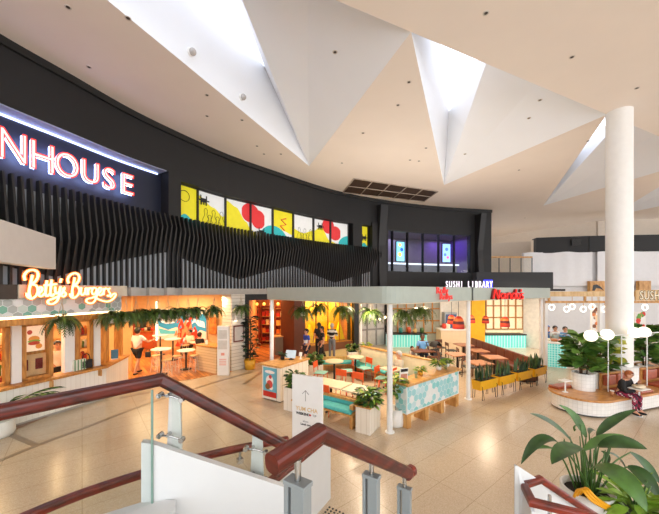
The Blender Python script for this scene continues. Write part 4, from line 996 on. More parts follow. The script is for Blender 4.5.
# yellow window
yw=mat('yellow_wall',(232,168,20),.55,var=.06); yt=mat('yellow_pale',(250,216,50),.5)
m1=MB(); cbox(m1,304,352.5,-1.3,-1.2,0,2.9,0,4); struct(m1.build('wall_display',yw),'yellow back wall of the shop window display')
m1=MB(); cbox(m1,304,352.5,-1.0,.04,0,.38,0,4); struct(m1.build('trim_16',mat('sill_brown',(120,70,34),.5)),'brown base under the yellow shop window')
w=thing('window_19','x','x'); del w['category']; struct(w,'yellow lit shop window with black frame')
m1=MB(); cbox(m1,304,352.5,-.06,-.05,.38,2.86,0,4); m1.build('pane',glassm,w)
m1=MB()
for p in (304,316,328,340,352): cbox(m1,p-.13,p+.13,-.1,0,.38,2.86,0,3)
cbox(m1,304,352.5,-.1,.0,.36,.42,0,4); m1.build('frame',mat('ochre_frame',(170,112,20),.4),w)
tri=[(309,'leftmost'),(319,'second from the left'),(329,'middle'),(339,'second from the right'),(348,'rightmost')]
for p,nm in tri:
    t=MB(); a=Bp(p-4.4,-.75,.382); b=Bp(p+4.4,-.75,.382); c=Bp(p,-.75,1.4); d=Bp(p-4.4,-.95,.382); e=Bp(p+4.4,-.95,.382); f=Bp(p,-.95,1.4)
    t.add([a,b,c,d,e,f],[(0,1,2),(3,5,4),(0,2,5,3),(1,4,5,2),(0,3,4,1)]); tag(t.build('display_peak',yt),'pale yellow peaked display block in the yellow window, '+nm,'display block')
for k,(p,z) in enumerate(((311,2.3),(322,2.5),(333,2.2),(344,2.45))):
    P=Bp(p,-.8,z); t=thing('pendant_lamp',['leftmost dark slim pendant lamp in the yellow window','dark slim pendant lamp second from left in the yellow window','dark slim pendant lamp third from left in the yellow window','rightmost dark slim pendant lamp in the yellow window'][k],'lamp',P); MB().cyl((0,0,-.16),(0,0,.12),.05,.03,n=10).build('shade',black2,t); MB().cyl((0,0,.12),(0,0,3.12-z),.007,n=5).build('cord',black2,t)
# white shutter panels further right
for k,(p0,p1,l) in enumerate(((358,366,'left'),(366.6,375,'middle'),(375.6,384,'right'))):
    t=thing('hoarding_panel','white boarded shop hoarding panel, %s one of the three beside the yellow window'%l,'hoarding'); m1=MB(); cbox(m1,p0,p1,.0,.06,0,3.1,0,4); m1.build('board',mat('hoarding_grey',(206,204,200),.5),t)
    m1=MB(); cbox(m1,p0,p1,.06,.1,.9,1.0,0,4); cbox(m1,p0,p1,.06,.1,1.9,2.0,0,4); cbox(m1,p0,p0+.7,.06,.1,0,3.1,0,3); m1.build('batten',mat('hoarding_batten_grey',(150,146,142),.5),t)  # battens a darker grey than the boards
m1=MB(); cbox(m1,384.2,388,-.2,.25,0,3.12,0,3); struct(m1.build('trim_17',black2))
# ================================================================ the food counters behind the court
YB=19.0
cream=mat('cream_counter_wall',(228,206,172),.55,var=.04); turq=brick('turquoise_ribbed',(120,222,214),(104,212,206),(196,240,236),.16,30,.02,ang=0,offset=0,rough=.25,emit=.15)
m1=MB(); m1.bar((3.6,YB+.3),(13.0,YB+.3),.2,0,3.12); struct(m1.build('wall_food_court',cream),'cream wall behind the food counters')
def grid(name,label,px0,px1,Y,z0,z1,nx,nz,fillm):
    t=thing(name,label,'screen wall',(0,0,0)); x0,x1=X(px0,Y),X(px1,Y)
    m1=MB(); m1.box(((x0+x1)/2,Y+.03,(.02+z1)/2),(x1-x0,.03,z1-.02)); m1.build('infill',fillm,t); MB().box(((x0+x1)/2,Y+.03,.01),(x1-x0,.08,.02)).build('foot',timberframe,t)
    m1=MB()
    for i in range(nx+1): m1.box((x0+(x1-x0)*i/nx,Y,(z0+z1)/2),(.07,.08,z1-z0))
    for j in range(nz+1): m1.box(((x0+x1)/2,Y-.005,z0+(z1-z0)*j/nz),(x1-x0,.07,.07))
    m1.build('timber_grid',timberframe,t); return t
litc=mat('lit_cream',(244,224,184),.5,emit=.22)
grid('timber_screen','timber grid shelving wall behind the man in the blue shirt',389,441,18.8,.72,2.9,6,3,mat('grid_back',(176,178,164),.5))
grid('timber_screen','timber grid screen with lit cream panes under the red sign',486,523,18.7,.95,3.05,5,3,litc)
def ribcounter(label,px0,px1,Y,z1,d=.7,m=None):
    t=thing('ribbed_counter',label,'counter',(X(px0,Y),Y,0)); w_=X(px1,Y)-X(px0,Y)
    MB().box((w_/2,d/2,z1/2),(w_,d,z1)).build('front',m or turq,t); MB().box((w_/2,d/2,z1+.03),(w_+.06,d+.06,.06)).build('countertop',black2 if m is None else white,t); return t
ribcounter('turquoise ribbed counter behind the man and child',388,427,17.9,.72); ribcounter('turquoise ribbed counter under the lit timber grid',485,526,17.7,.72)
ribcounter('cream fronted salad counter behind the pendant lamps',441,468,17.3,1.05,.8,cream)
for k,(px,c,h) in enumerate(((400,(60,150,140),.3),(408,(210,90,50),.34),(414,(220,190,120),.24),(421,(70,110,60),.3),(432,(200,60,40),.28),(436,(230,220,200),.3))):
    o=MB().lathe([(0,0),(.1,0),(.13,h*.5),(.09,h),(0,h)],n=12).build('shelf_pot',mat('pot_c%d'%k,c,.4),None,(X(px,18.5),18.5,.785 if px<428 else 1.5)); 
    if px>=428: o.location=(X(px+12,17.7),17.7,1.111)
    tag(o,['teal pot on the turquoise counter, leftmost','orange pot on the turquoise counter','sand coloured pot on the turquoise counter','green pot at the right end of the turquoise counter','red pot on the cream salad counter','pale pot on the cream salad counter'][k],'pot')
    if px<428: o.location[1]=18.3
m1=MB(); m1.bar((X(469,17.6),17.6),(X(485,17.2),17.2),.12,0,3.05); struct(m1.build('wall_yellow',mat('mustard_wall',(236,176,36),.5,emit=.1)),'mustard yellow wall panel beside the lit timber grid')
m1=MB(); m1.bar((X(440,18.6),18.6),(X(468,18.6),18.6),.12,1.2,3.05); m1.bar((X(524,18.2),18.2),(X(546,17.2),17.2),.15,0,3.1); struct(m1.build('wall_food_white',mat('food_white',(232,228,216),.5)),'white wall panels behind the food counters')
fr=thing('display_fridge','tall drinks fridge with dark glass behind the salad counter','fridge',(X(450,18.05),18.05,0)); MB().box((0,.1,1.0),(.7,.5,2.0)).build('cabinet',mat('fridge_grey',(150,158,166),.4),fr); MB().box((0,-.16,1.1),(.6,.03,1.6)).build('door',mat('fridge_glass',(60,80,110),.15,emit=.2),fr)
# striped pendant lamps
stripe=[(190,44,22),(214,104,40),(84,22,20),(196,60,26),(170,32,22)]
for px,py,w,Y,l in ((458.5,322.5,.42,11.6,'large striped red and orange pendant lamp left of the yellow wall'),(451.5,319.5,.34,13.2,'smaller red pendant lamp half behind the large striped one'),(485.5,319.5,.30,13.8,'small red striped pendant lamp beside the lit timber grid'),(505,321.8,.36,12.6,'striped red and orange pendant lamp in front of the lit timber grid'),(471.5,319,.3,13.4,'red pendant lamp just right of the canopy post')):
    P=at(px,py,Y); t=thing('pendant_lamp',l,'lamp',P,0,'striped pendant lamps'); h=w*1.1; prof=[(w*.18,h*.5),(w*.36,h*.34),(w*.44,h*.12),(w*.48,-h*.12),(w*.5,-h*.34),(w*.5,-h*.5)]
    m1=MB()
    for k in range(5): m1.lathe(prof[k:k+2],n=20,mi=k)
    m1.build('shade',[mat('stripe_%d'%k,c,.6,emit=.05) for k,c in enumerate(stripe)],t)
    MB().sphere((0,0,-h*.2),w*.16,n=10,m=7).build('bulb',glow('pend_bulb',(255,220,170),2.5),t); MB().cyl((0,0,h*.5),(0,0,2.985-P.z),.009,n=6).build('cord',black2,t)
# ================================================================ ice cream counter and pergola on the right
i0=g(543.5,366); i1=g(567,368.5); ia=math.atan2((i1-i0).y,(i1-i0).x); iL=(i1-i0).length
ic=thing('ice_cream_counter','long display counter with turquoise ribbed front turning white, right of the canopy','counter',i0,ia)
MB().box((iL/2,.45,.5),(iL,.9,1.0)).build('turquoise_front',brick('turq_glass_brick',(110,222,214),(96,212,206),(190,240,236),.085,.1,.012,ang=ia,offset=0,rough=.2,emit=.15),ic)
MB().box((iL+1.3,.45,.5),(2.6,.9,1.0)).build('white_front',white,ic); MB().box((iL/2+1.3,.45,1.02),(iL+2.7,.98,.05)).build('countertop',white,ic)
MB().box((iL/2+1.0,.55,1.2),(iL+1.6,.6,.3)).build('glass_case',glass('case_glass',(240,248,248)),ic)
m1=MB(); q=random.Random(5)
for k in range(12): m1.box((.15+k*.26,.55,1.09),(.22,.42,.08),0,k%4)
m1.build('tub',[mat('tub_%d'%k,c,.6) for k,c in enumerate([(240,226,200),(196,110,60),(230,160,150),(226,206,130)])],ic)
pg=thing('pergola','pale timber pergola beam frame over the ice cream counter','pergola')
def prow(px,Y,z): return Vector((X(px,Y),Y,z))
m1=MB(); Yp=13.0
for (z0,z1,dy) in((3.03,3.24,0),(3.08,3.2,.7)): m1.box(((X(546,Yp)+16.5)/2,Yp+dy,(z0+z1)/2),(16.5-X(546,Yp),.12,z1-z0))
for k in range(8): m1.box((X(548,Yp)+.95*k,Yp+.35,3.14),(.08,.8,.1))
m1.build('top_beam',oaklt,pg)
m1=MB(); m1.box(((X(546,Yp)+16.5)/2,Yp,2.8),(16.5-X(546,Yp),.07,.09))
for k in range(5): m1.box((X(549,Yp)+1.5*k,Yp,2.93),(.07,.07,.24))
m1.build('lower_rail',oak,pg)
for px in (547,602,692): MB().box((X(px,Yp),Yp+.1,1.5),(.12,.12,3.02)).build('post',postm,pg)
ringm=glow('ring_light',(255,250,240),.8)
rl=[(551.7,'first'),(566.7,'second'),(572.2,'third'),(583.3,'fourth'),(592,'fifth'),(604.8,'touching the left edge of the big column'),(645,'right of the big column')]
for k,(px,nm) in enumerate(rl):
    Yr=Yp+(.35 if k in(2,4) else 0); t=thing('ring_light','glowing white ring light under the timber pergola, '+(nm if k>4 else nm+' from the left'),'ring light',(X(px,Yr),Yr,2.58 if k%2==0 else 2.5),0,'ring lights under the pergola')
    r=.115; MB().tube([(r*math.cos(i*PI/10),0,r*math.sin(i*PI/10)) for i in range(20)],.024,8,0,True).build('ring',ringm,t); zt_=(2.755 if Yr==Yp else 3.09)-t.location.z; MB().cyl((0,0,r),(0,0,zt_),.012,n=6).build('stem',oak,t)
sb_=thing('sushi_sign','timber sign board with outlined capital letters on the pergola beam right of the column','sign',(X(636.5,Yp-.1),Yp-.1,2.86))
MB().box((1.0,.0,.22),(2.1,.06,.44)).build('board',oaklt,sb_)
for i,ch in enumerate('SUSHI J'):
    if ch!=' ':
        o=text_obj(ch,.5,mat('sign_dark',(70,52,34),.5),(.17+.21*i,-.036,.05),0,sb_,'letter_outline',.004,sx=.66,offset=.022); o=text_obj(ch,.5,mat('sign_cream',(246,236,210),.4),(.17+.21*i,-.046,.05),0,sb_,'letter',.004,sx=.66)
for px0,px1,py0,py1,l in((591,605.5,281,291.5,'timber box panel on the white hoarding left of the big column'),(634,645.5,281,293,'timber box panel on the white hoarding right of the big column')):
    a=at(px0,py1,21.7); b=at(px1,py0,21.7); t=thing('timber_board',l,'board',(a.x,21.78 if px0<620 else 21.35,a.z)); MB().box(((b.x-a.x)/2,.1,(b.z-a.z)/2),(b.x-a.x,.25,b.z-a.z)).build('board',oak,t)
    if px0<600:
        m1=MB(); m1.prism([(0,0)],0,0) if False else None; m1.plate([(.12,-.04,.05),(.2,-.04,.45),(.45,-.04,.5),(.75,-.04,.3),(.95,-.04,.05),(.7,-.04,.2),(.4,-.04,.25),(.3,-.04,.05)],(0,1,0),.03); m1.build('dark_emblem',black2,t)
for px0,px1,py0,py1,l,cs in((592,600,305,330,'tall food photograph panel hanging left of the big column',[(206,120,60),(120,70,40),(226,190,150)]),(635,646,312,329,'bright vegetable photograph panel right of the big column',[(226,110,30),(90,140,50),(200,50,30)])):
    Y=14.6; a=at(px0,py1,Y); b=at(px1,py0,Y); t=thing('photo_panel',l,'picture',(a.x,Y,0)); w_=b.x-a.x
    MB().box((w_/2,.05,b.z/2),(w_,.08,b.z)).build('board',white,t); m1=MB(); q=random.Random(int(px0))
    for k in range(12): c=(q.uniform(.18,.82)*w_,q.uniform(a.z+.08,b.z-.08)); r=q.uniform(.06,.12); m1.poly([(c[0]+min(r,c[0]-.01,w_-.01-c[0])*math.cos(i*PI/6),.008-.0006*k,c[1]+r*math.sin(i*PI/6)) for i in range(12)],k%3)
    m1.build('print',[mat('photo_%d_%d'%(px0,k),c,.5,emit=.1) for k,c in enumerate(cs)],t,fix=False)
# ================================================================ hanging ferns
pot0=None
fl=[(2,306,7.3),(62,309,None),(110,310,None),(126,307,None),(136,309,None),(148,306,None),(158,309,None),(168,307,None),(178,309,None),(188,306,None),(198,308,None),(214,306,None),(241,304,None)]
names=['fern in a white hanging pot below the first letters of the script sign','hanging fern at the end of the script sign','hanging fern over the burger entry, leftmost of the row','hanging fern in the burger entry row, second','hanging fern in the burger entry row, third','hanging fern in the burger entry row, fourth','hanging fern in the burger entry row, fifth','hanging fern in the burger entry row, sixth','hanging fern in the burger entry row, seventh','hanging fern in the burger entry row, eighth','hanging fern in a white pot above the menu totem','hanging fern in a white pot above the framed menu']
spots_=[]
for px,py,_ in fl[1:]: spots_.append((px,py,None))
sp2=[(303,307,10.6,'hanging fern under the canopy, nearest the left canopy post'),(319,305,12.4,'hanging fern under the canopy in front of the brown pillar'),(343,308,11.0,'hanging fern under the canopy before the yellow window'),(371,309,9.6,'hanging fern under the canopy just left of the front post'),(404,308,8.8,'hanging fern under the canopy just right of the front post'),(421,305,10.4,'hanging fern under the canopy below the left of the small red sign')]
allp=[(onB(px,py,.34),names[i]) for i,(px,py,_) in enumerate(spots_)]+[(at(px,py,Y),l) for px,py,Y,l in sp2]
fp=None
for i,(P,l) in enumerate(allp):
    loc=(P.x,P.y,min(P.z,2.62)); top=(3.12 if i<12 else 2.985)
    if i<12 and P.z>2.62: loc=(P.x,P.y,2.58)
    t=thing('hanging_fern',l,'hanging plant',loc,i*1.7,'hanging ferns')
    if fp is None:
        fol=[fern_foliage(11+k,34,.62).build('foliage',[fernm,mat('fern_light',(84,108,40),.5,var=.3),leafd],None) for k in range(3)]
        potm=MB().lathe([(0,-.2),(.085,-.2),(.115,-.02),(.10,-.02),(.09,-.05),(0,-.05)],n=18).build('pot',potw,None); fp=True
        f0=[o.data for o in fol]; p0_=potm.data
        for o in fol+[potm]: bpy.data.objects.remove(o)
    o=bpy.data.objects.new('foliage',f0[i%3]); COL.objects.link(o); o.parent=t; s=(.95 if i<12 else 1.0); o.scale=(s,s,s)
    o=bpy.data.objects.new('pot',p0_); COL.objects.link(o); o.parent=t
    m1=MB()
    for k in range(3): a=2*PI*k/3; m1.tube([(.112*math.cos(a),.112*math.sin(a),-.03),(0,0,min(.42,top-loc[2]-.03)),(0,0,top-loc[2])],.006,5)
    m1.build('cord',mat('cord_cream',(196,180,150),.8),t)
# festoon string between the front and back canopy posts
ft=thing('festoon_lights','string of small festoon bulbs strung between the back and front canopy posts','lights')
m1=MB(); m2=MB(); a=Vector((1.38,13.73,2.75)); b=Vector((1.40,7.29,2.75)); pts=[]
for k in range(25):
    q=a.lerp(b,k/24); q.z-=.35*math.sin(PI*k/24); pts.append(q)
    if k%3==1: MB().sphere(q-Vector((0,0,.05)),.03,n=8,m=6).build('bulb',glow('festoon_bulb',(255,226,170),2),ft)
m1.tube(pts,.008,5); m1.build('cord',black2,ft)
# ================================================================ seating court
# ---- tiled counter
ca=R(39.2); c0=Vector((1.84,7.34,0)); CL=2.40
tc_=thing('tiled_counter','counter faced with aqua and white hexagon tiles and a timber top','counter',c0,ca)
MB().box((CL/2,.19,.68),(CL,.34,.68)).build('core',grout,tc_)
m1=MB(); hexes(m1,.02,CL-.02,.37,1.0,.2,lambda x,z:(x,.018,z),[0,0,1,2,2,3],5,.95); hexes(m1,.02,.34,.37,1.0,.17,lambda x,z:(-.004,.02+x,z),[0,1,2,3],6,.95); hexes(m1,.02,.34,.37,1.0,.17,lambda x,z:(CL+.004,.02+x,z),[0,1,2,3],8,.95)
m1.build('hexagon_tiles',[t_aqua,t_blue,t_white,mat('tile_teal',(134,200,200),.25,var=.03)],tc_,fix=False)
MB().box((CL/2,.2,1.045),(CL+.1,.5,.05)).build('countertop',oak,tc_,bevel=.006)
MB().box((CL/2,.19,.325),(CL,.36,.05)).build('bottom_rail',oak,tc_)
for x in (.1,.83,1.56,CL-.08): MB().box((x,.19,.15),(.14,.34,.3)).build('leg',oak,tc_)
def onC_(x,y,z=1.072): return c0+Vector((math.cos(ca)*x-math.sin(ca)*y,math.sin(ca)*x+math.cos(ca)*y,z))
t=thing('menu_stand','small upright menu card on the left end of the tiled counter','menu stand',onC_(.12,.2),ca-.3)
MB().box((0,0,.17),(.24,.02,.32),0,0,.12).build('card',mat('card_white',(228,226,220),.5),t); m1=MB(); m1.box((0,-.03,.28),(.2,.008,.07),0,0,.12).box((0,-.012,.12),(.18,.008,.14),0,1,.12); m1.build('print',[black2,mat('card_rose',(200,130,110),.5)],t); MB().box((0,.01,.01),(.24,.1,.02)).build('foot',oak,t)
def vase(loc,h,r,m,label,leafm,n,L,W,seed,cat='potted plant',name='potted_plant',pw=.6,flat=.9):
    t=thing(name,label,cat,loc); MB().lathe([(0,0),(r*.8,0),(r,h*.5),(r*.9,h),(r*.78,h),(r*.7,h*.9),(0,h*.88)],n=20).build('pot',m,t); m1=MB(); bush(m1,(0,0,h*.85),r*pw*1.6,L*.6,n,L,W,range(len(leafm)),.6,seed,flat); m1.build('foliage',leafm,t)
    m1=MB(); q=random.Random(seed)
    for k in range(6): a=q.uniform(0,6.28); m1.tube([(0,0,h*.8),(math.cos(a)*r*.5,math.sin(a)*r*.5,h+L*.5)],.006,5)
    m1.build('stem',stemm,t); return t
vase(onC_(.95,.3),.12,.07,yellowpot,'small yellow-green potted plant in the middle of the tiled counter',[leafy,leafl],40,.15,.05,2)
vase(onC_(1.78,.28),.14,.08,potw,'larger yellow-green plant near the right end of the tiled counter',[leafy,leafl,leafg],60,.24,.05,3)
vase(onC_(2.28,.3),.1,.06,potw,'trailing green plant at the right end of the tiled counter beside the canopy post',[leafg,leafl],40,.22,.05,4)
for x,h,l in ((.62,.16,'clear water glass on the tiled counter left of the small plant'),(2.02,.3,'tall clear water bottle on the tiled counter by the larger plant')):
    o=MB().lathe([(0,0),(.036,0),(.04,h*.6),(.022,h*.85) if h>.2 else (.042,h*.9),(.022,h) if h>.2 else (.044,h)],n=14).build('water_glass' if h<.2 else 'water_bottle',glass('bottle_glass_%d'%int(h*100),(206,232,236)),None,onC_(x,.2)); tag(o,l,'glass' if h<.2 else 'bottle')
t=thing('potted_plant','leafy tall plant in a round white pot between the front canopy post and tiled counter','potted plant',(1.62,7.62,0))
MB().lathe([(0,0),(.19,0),(.21,.05),(.22,.42),(.20,.42),(.19,.36),(0,.36)],n=28).build('pot',potw,t); m1=MB(); bush(m1,(0,0,.75),.2,.45,85,.24,.09,(0,1,2),.7,9); m1.build('foliage',[leafl,leafy,leafg],t); m1=MB(); m1.tube([(0,0,.36),(.02,.01,.7),(0,0,1.0)],.014); m1.tube([(.03,0,.36),(.06,.05,.9)],.01); m1.build('stem',trunk,t)
# ---- kiosk
kr=R(-33); k0=g(262,398.5)
kk=thing('host_kiosk','white plank host kiosk with timber top and a framed drink poster','kiosk',k0,kr)
kl=(g(281,403)-k0).length; kdp=1.35
MB().box((kl/2,kdp/2,.53),(kl,kdp,.98)).build('body',brick('kiosk_planks',(236,228,214),(228,218,202),(196,184,164),.16,30,.006,ang=R(57),offset=0,rough=.5),kk)
MB().box((kl/2,kdp/2,.02),(kl-.06,kdp-.06,.04)).build('kickboard',mat('kick_grey2',(120,110,98),.5),kk)
MB().box((kl/2,kdp/2,1.045),(kl+.08,kdp+.08,.05)).build('countertop',oak,kk,bevel=.005)
ps=thing('drink_poster','blue and red poster of a milkshake drink on the front of the host kiosk','poster',k0,kr); w_=kl*.72; x0=kl*.1
MB().box((x0+w_/2,-.012,.55),(w_,.02,.86)).build('backing',mat('poster_blue',(104,176,196),.4),ps)
m1=MB(); m1.box((x0+w_/2,-.0235,.2),(w_,.004,.16),0,0); m1.lathe([(.001,.3),(.12,.31),(.16,.5),(.15,.62),(.1,.7),(.001,.74)],(0,0,0),12,1) if False else None
m1.build('red_band',redm,ps)
m1=MB()
def blob(x,z,rx,rz,mi): m1.poly([(x0+w_*x+rx*math.cos(i*PI/8),-.0236-.0012*mi,z+rz*math.sin(i*PI/8)) for i in range(16)],mi)
blob(.5,.6,.15,.16,0); blob(.5,.5,.12,.12,1); blob(.35,.42,.1,.09,2); blob(.6,.4,.08,.07,0); blob(.55,.72,.06,.06,1); blob(.5,.86,.2,.05,0)
m1.build('picture',[mat('shake_white',(236,230,224),.4),mat('shake_red',(206,70,66),.4),mat('shake_brown',(130,84,40),.4)],ps,fix=False)
def onK(x,y,z=1.072): return k0+Vector((math.cos(kr)*x-math.sin(kr)*y,math.sin(kr)*x+math.cos(kr)*y,z))
t=thing('tablet_screen','tilted grey tablet screen on the host kiosk','screen',onK(.42,.85),kr+.3); MB().box((0,0,.18),(.34,.025,.25),0,0,-.35).build('display',mat('tablet_face',(170,186,196),.2,emit=.25),t); MB().cyl((0,.03,0),(0,.03,.12),.03,n=10).build('stand',black2,t); MB().cyl((0,.03,0),(0,.03,.012),.09,n=14).build('foot',black2,t)
t=thing('card_terminal','small white payment terminal on the host kiosk','terminal',onK(.62,1.1),kr); MB().box((0,0,.16),(.09,.05,.12),0,0,-.3).build('body',white,t); MB().cyl((0,0,0),(0,0,.12),.02,n=8).build('stand',white,t); MB().cyl((0,0,0),(0,0,.012),.06,n=12).build('foot',white,t)
vase(onK(.16,.75),.1,.07,black2,'dark plant in a black pot at the left of the host kiosk top',[leafd,mat('near_black_leaf',(30,34,26),.5)],45,.16,.06,8)
# ---- planter boxes and divider bench facing the hall
def planter(label,loc,rz,sx,sy,h,leafm,n,L,W,seed,r=None,m=None,hh=.35):
    t=thing('planter_box',label,'planter',loc,rz); MB().box((sx/2,sy/2,h/2),(sx,sy,h)).build('box',m or plankv,t,bevel=.006)
    MB().box((sx/2,sy/2,h+.002),(sx-.05,sy-.05,.012)).build('soil',soil,t); m1=MB(); bush(m1,(sx/2,sy/2,h),r or sx*.75,hh,n,L,W,range(len(leafm)),.7,seed,.7); m1.build('foliage',leafm,t); return t
pr=R(-32)
rimp=planter('white plank planter with a bushy green plant nearest the front canopy post',g(355.5,432),pr,.37,.6,.6,[leafg,leafl,leafd],190,.2,.085,21,.28,hh=.34)
planter('white plank planter with a dark bushy plant left of the sign stand',g(283.5,409.7),pr,.36,.6,.62,[leafd,leafg],140,.2,.08,22,.24,hh=.38)
a=Vector((-.86,8.55,0)); b=Vector((.66,7.47,0)); ba=lineang(a,b); bl_=(b-a).length
bn=thing('divider_bench','long bench with turquoise cushion and timber rail between the two white planters','bench',a,ba)
MB().box((bl_/2,.14,.585),(bl_,.14,.06)).build('timber_rail',oak,bn); MB().box((bl_/2,-.1,.42),(bl_-.04,.36,.09)).build('cushion',teal,bn,bevel=.03); MB().box((bl_/2,-.1,.355),(bl_,.38,.04)).build('seat_base',oak,bn); MB().box((bl_/2,.12,.47),(bl_-.04,.07,.18)).build('back_cushion',teal,bn,bevel=.02)
for x in (.06,bl_-.06): MB().box((x,.0,.28),(.08,.36,.56)).build('leg',oak,bn)
MB().box((.185,.3,.615),(.42,.65,.03)).build('timber_rim',oak,rimp,bevel=.004)
# ---- back partition with bench
pa2=Vector((1.30,12.45,0)); pb2=Vector((3.45,9.68,0)); pan=lineang(pa2,pb2); pl_=(pb2-pa2).length
pt_=thing('partition_wall','low cream partition with timber top along the back of the seating court','partition',pa2,pan)
MB().box((pl_/2,0,.52),(pl_,.1,1.04)).build('panel',mat('partition_cream',(238,220,188),.5),pt_); MB().box((pl_/2,0,1.06),(pl_+.04,.16,.04)).build('top_rail',oak,pt_)
bb=thing('banquette','long bench with turquoise seat against the low cream partition','bench',pa2,pan)
MB().box((pl_/2,-.32,.41),(pl_-.1,.44,.09)).build('cushion',teal,bb,bevel=.03); MB().box((pl_/2,-.32,.345),(pl_-.08,.46,.04)).build('seat_board',oak,bb)
for k in range(4): MB().box((.12+(pl_-.24)*k/3,-.32,.16),(.07,.4,.325)).build('leg',oak,bb)
# left-back bench and planters
a=Vector((-.35,12.6,0)); b=Vector((1.2,12.75,0)); b2a=lineang(a,b); L2=(b-a).length
b2=thing('banquette','short turquoise bench at the back of the court before the dark shop window','bench',a,b2a)
MB().box((L2/2,-.2,.41),(L2,.42,.09)).build('cushion',teal,b2,bevel=.03); MB().box((L2/2,-.2,.345),(L2,.44,.04)).build('seat_board',oak,b2); MB().box((L2/2,.06,.29),(L2,.06,.58)).build('backrest',oak,b2)
for x in (.1,L2-.1): MB().box((x,-.2,.16),(.07,.4,.325)).build('leg',oak,b2)
planter('white plank planter with a round green shrub beside the host kiosk at the back left',(-.72,11.2,0),.2,.5,.5,.58,[leafg,leafd],170,.19,.08,23,.24,hh=.36)
planter('white plank planter with a dark green shrub at the back corner of the court',(.78,12.95,0),.1,.42,.42,.7,[leafd,leafg],120,.18,.08,24,.22,hh=.3)
planter('white plank planter with a lime green shrub beside the back canopy post',(1.33,12.78,0),.1,.4,.4,.7,[leafl,leafy],120,.18,.08,25,.2,hh=.36)
# ---- tables
def sq_table(label,loc,rz,sx,sy,top=tabletop,h=.75,group='court tables'):
    t=thing('dining_table',label,'table',loc,rz,group); MB().box((0,0,h-.02),(sx,sy,.04)).build('tabletop',top,t,bevel=.006); MB().cyl((0,0,.02),(0,0,h-.04),.035,n=10).build('pedestal',black2,t); MB().box((0,0,.01),(.5,.06,.02)).box((0,0,.01),(.06,.5,.02)).build('foot',black2,t); return t
P=g(331,382.5,.75); sq_table('cream rectangular table behind the sign stand',(P.x,P.y,0),R(-35),1.0,.62)
P=g(358,388.5,.75); sq_table('square cream table behind the front bushy planter',(P.x,P.y,0),R(-35),.62,.62)
for px,py,l in((334.3,360.6,'round cream table beside the back left shrub planter'),(355.5,356.3,'round cream table nearest the back corner of the court')):
    P=g(px,py,.75); t=round_table('dining_table',l,(P.x,P.y,0),.33,.75,tabletop,black2,'court tables')
sq_table('square cream table before the turquoise bench along the partition',(2.05,10.15,0),pan,.6,.6)
# ---- orange chairs
ch0=None
def chair(label,x,y,rz,backm=None):
    global ch0
    if ch0 is None:
        ch0=thing('cafe_chair',label,'chair',(x,y,0),rz,'orange court chairs')
        MB().box((0,0,.455),(.4,.4,.035)).build('seat',mint,ch0,bevel=.012); MB().box((0,.2,.72),(.38,.02,.2),0,0,-.12).build('backrest',orangem,ch0,bevel=.008)
        for sx in(-1,1):
            MB().tube([(sx*.17,-.17,.44),(sx*.19,-.2,0)],.012,7).build('leg',orangem,ch0); MB().tube([(sx*.17,.17,.44),(sx*.19,.22,0)],.012,7).build('leg',orangem,ch0)
            MB().tube([(sx*.17,.17,.44),(sx*.18,.19,.6),(sx*.18,.215,.82)],.012,7).build('back_post',orangem,ch0)
        MB().box((0,0,.43),(.36,.36,.03)).build('seat_frame',orangem,ch0)
        return ch0
    return copy_tree(ch0,(x,y,0),rz,label)
# local forward is -Y (the sitter faces -Y); rz turns it
chair('orange chair behind the left end of the cream rectangular table',.26,9.55,R(-30))
chair('orange chair behind the right end of the cream rectangular table, back in full view',.74,9.2,R(-34))
chair('orange chair left of the back left round table',-.30,10.75,R(70))
chair('orange chair right of the back left round table, turned sideways',.62,11.0,R(-85))
chair('reddish orange chair at the round table nearest the back corner',1.28,11.35,R(-60))
chair('orange chair right of the square table behind the front bushy planter',1.12,8.4,R(-100))
chair('orange chair facing the partition bench, seen just left of the front canopy post',1.72,10.05,R(55))
chair('orange chair facing the partition bench, seen just right of the front canopy post',2.2,9.72,R(50))
chair('orange chair in front of the cream rectangular table beside the divider bench',-.05,8.35,R(145))
# ---- sign stand
sgn0=g(292.5,459,0); Ys=5.9
sa=lineang((at(292,374,6.0).x,6.0),(at(322,379,5.72).x,5.72)); p0s=Vector((at(292,374,6.0).x,6.0,0)); wS=(Vector((at(322,379,5.72).x,5.72,0))-p0s).length
ss=thing('sign_stand','tall plain white directional sign stand with an upward arrow','sign stand',p0s,sa)
MB().box((wS/2,.03,.845),(wS,.05,1.67)).build('board',white,ss,bevel=.004); MB().box((wS/2,.03,.01),(wS,.3,.02)).build('foot',white,ss)
grt=mat('sign_grey',(120,116,112),.5); gold=mat('sign_gold',(220,186,130),.5)
m1=MB(); zc=1.30; xc=wS*.46
for a_,b_ in(((0,-.1),(0,.1)),((0,.1),(-.07,.03)),((0,.1),(.07,.03))): m1.tube([(xc+a_[0],.003,zc+a_[1]),(xc+b_[0],.003,zc+b_[1])],.005,5)
m1.build('arrow',grt,ss)
text_obj('YUM CHA',.105,gold,(xc+.02,.003,1.01),0,ss,'lettering',.001,offset=.002); text_obj('WEEKEND',.062,black2,(xc-.06,.003,.93),0,ss,'lettering',.001,offset=.003); text_obj('TIP',.06,grt,(xc+.19,.003,.93),0,ss,'lettering',.001)
m1=MB(); m1.cyl((xc+.10,.005,.95),(xc+.10,.002,.95),.02,n=12); m1.build('red_dot',redm,ss)
text_obj('above',.05,grt,(xc+.0,.003,.80),0,ss,'lettering',.001); text_obj('Level one',.055,black2,(xc,.003,.74),0,ss,'lettering',.001,offset=.002)
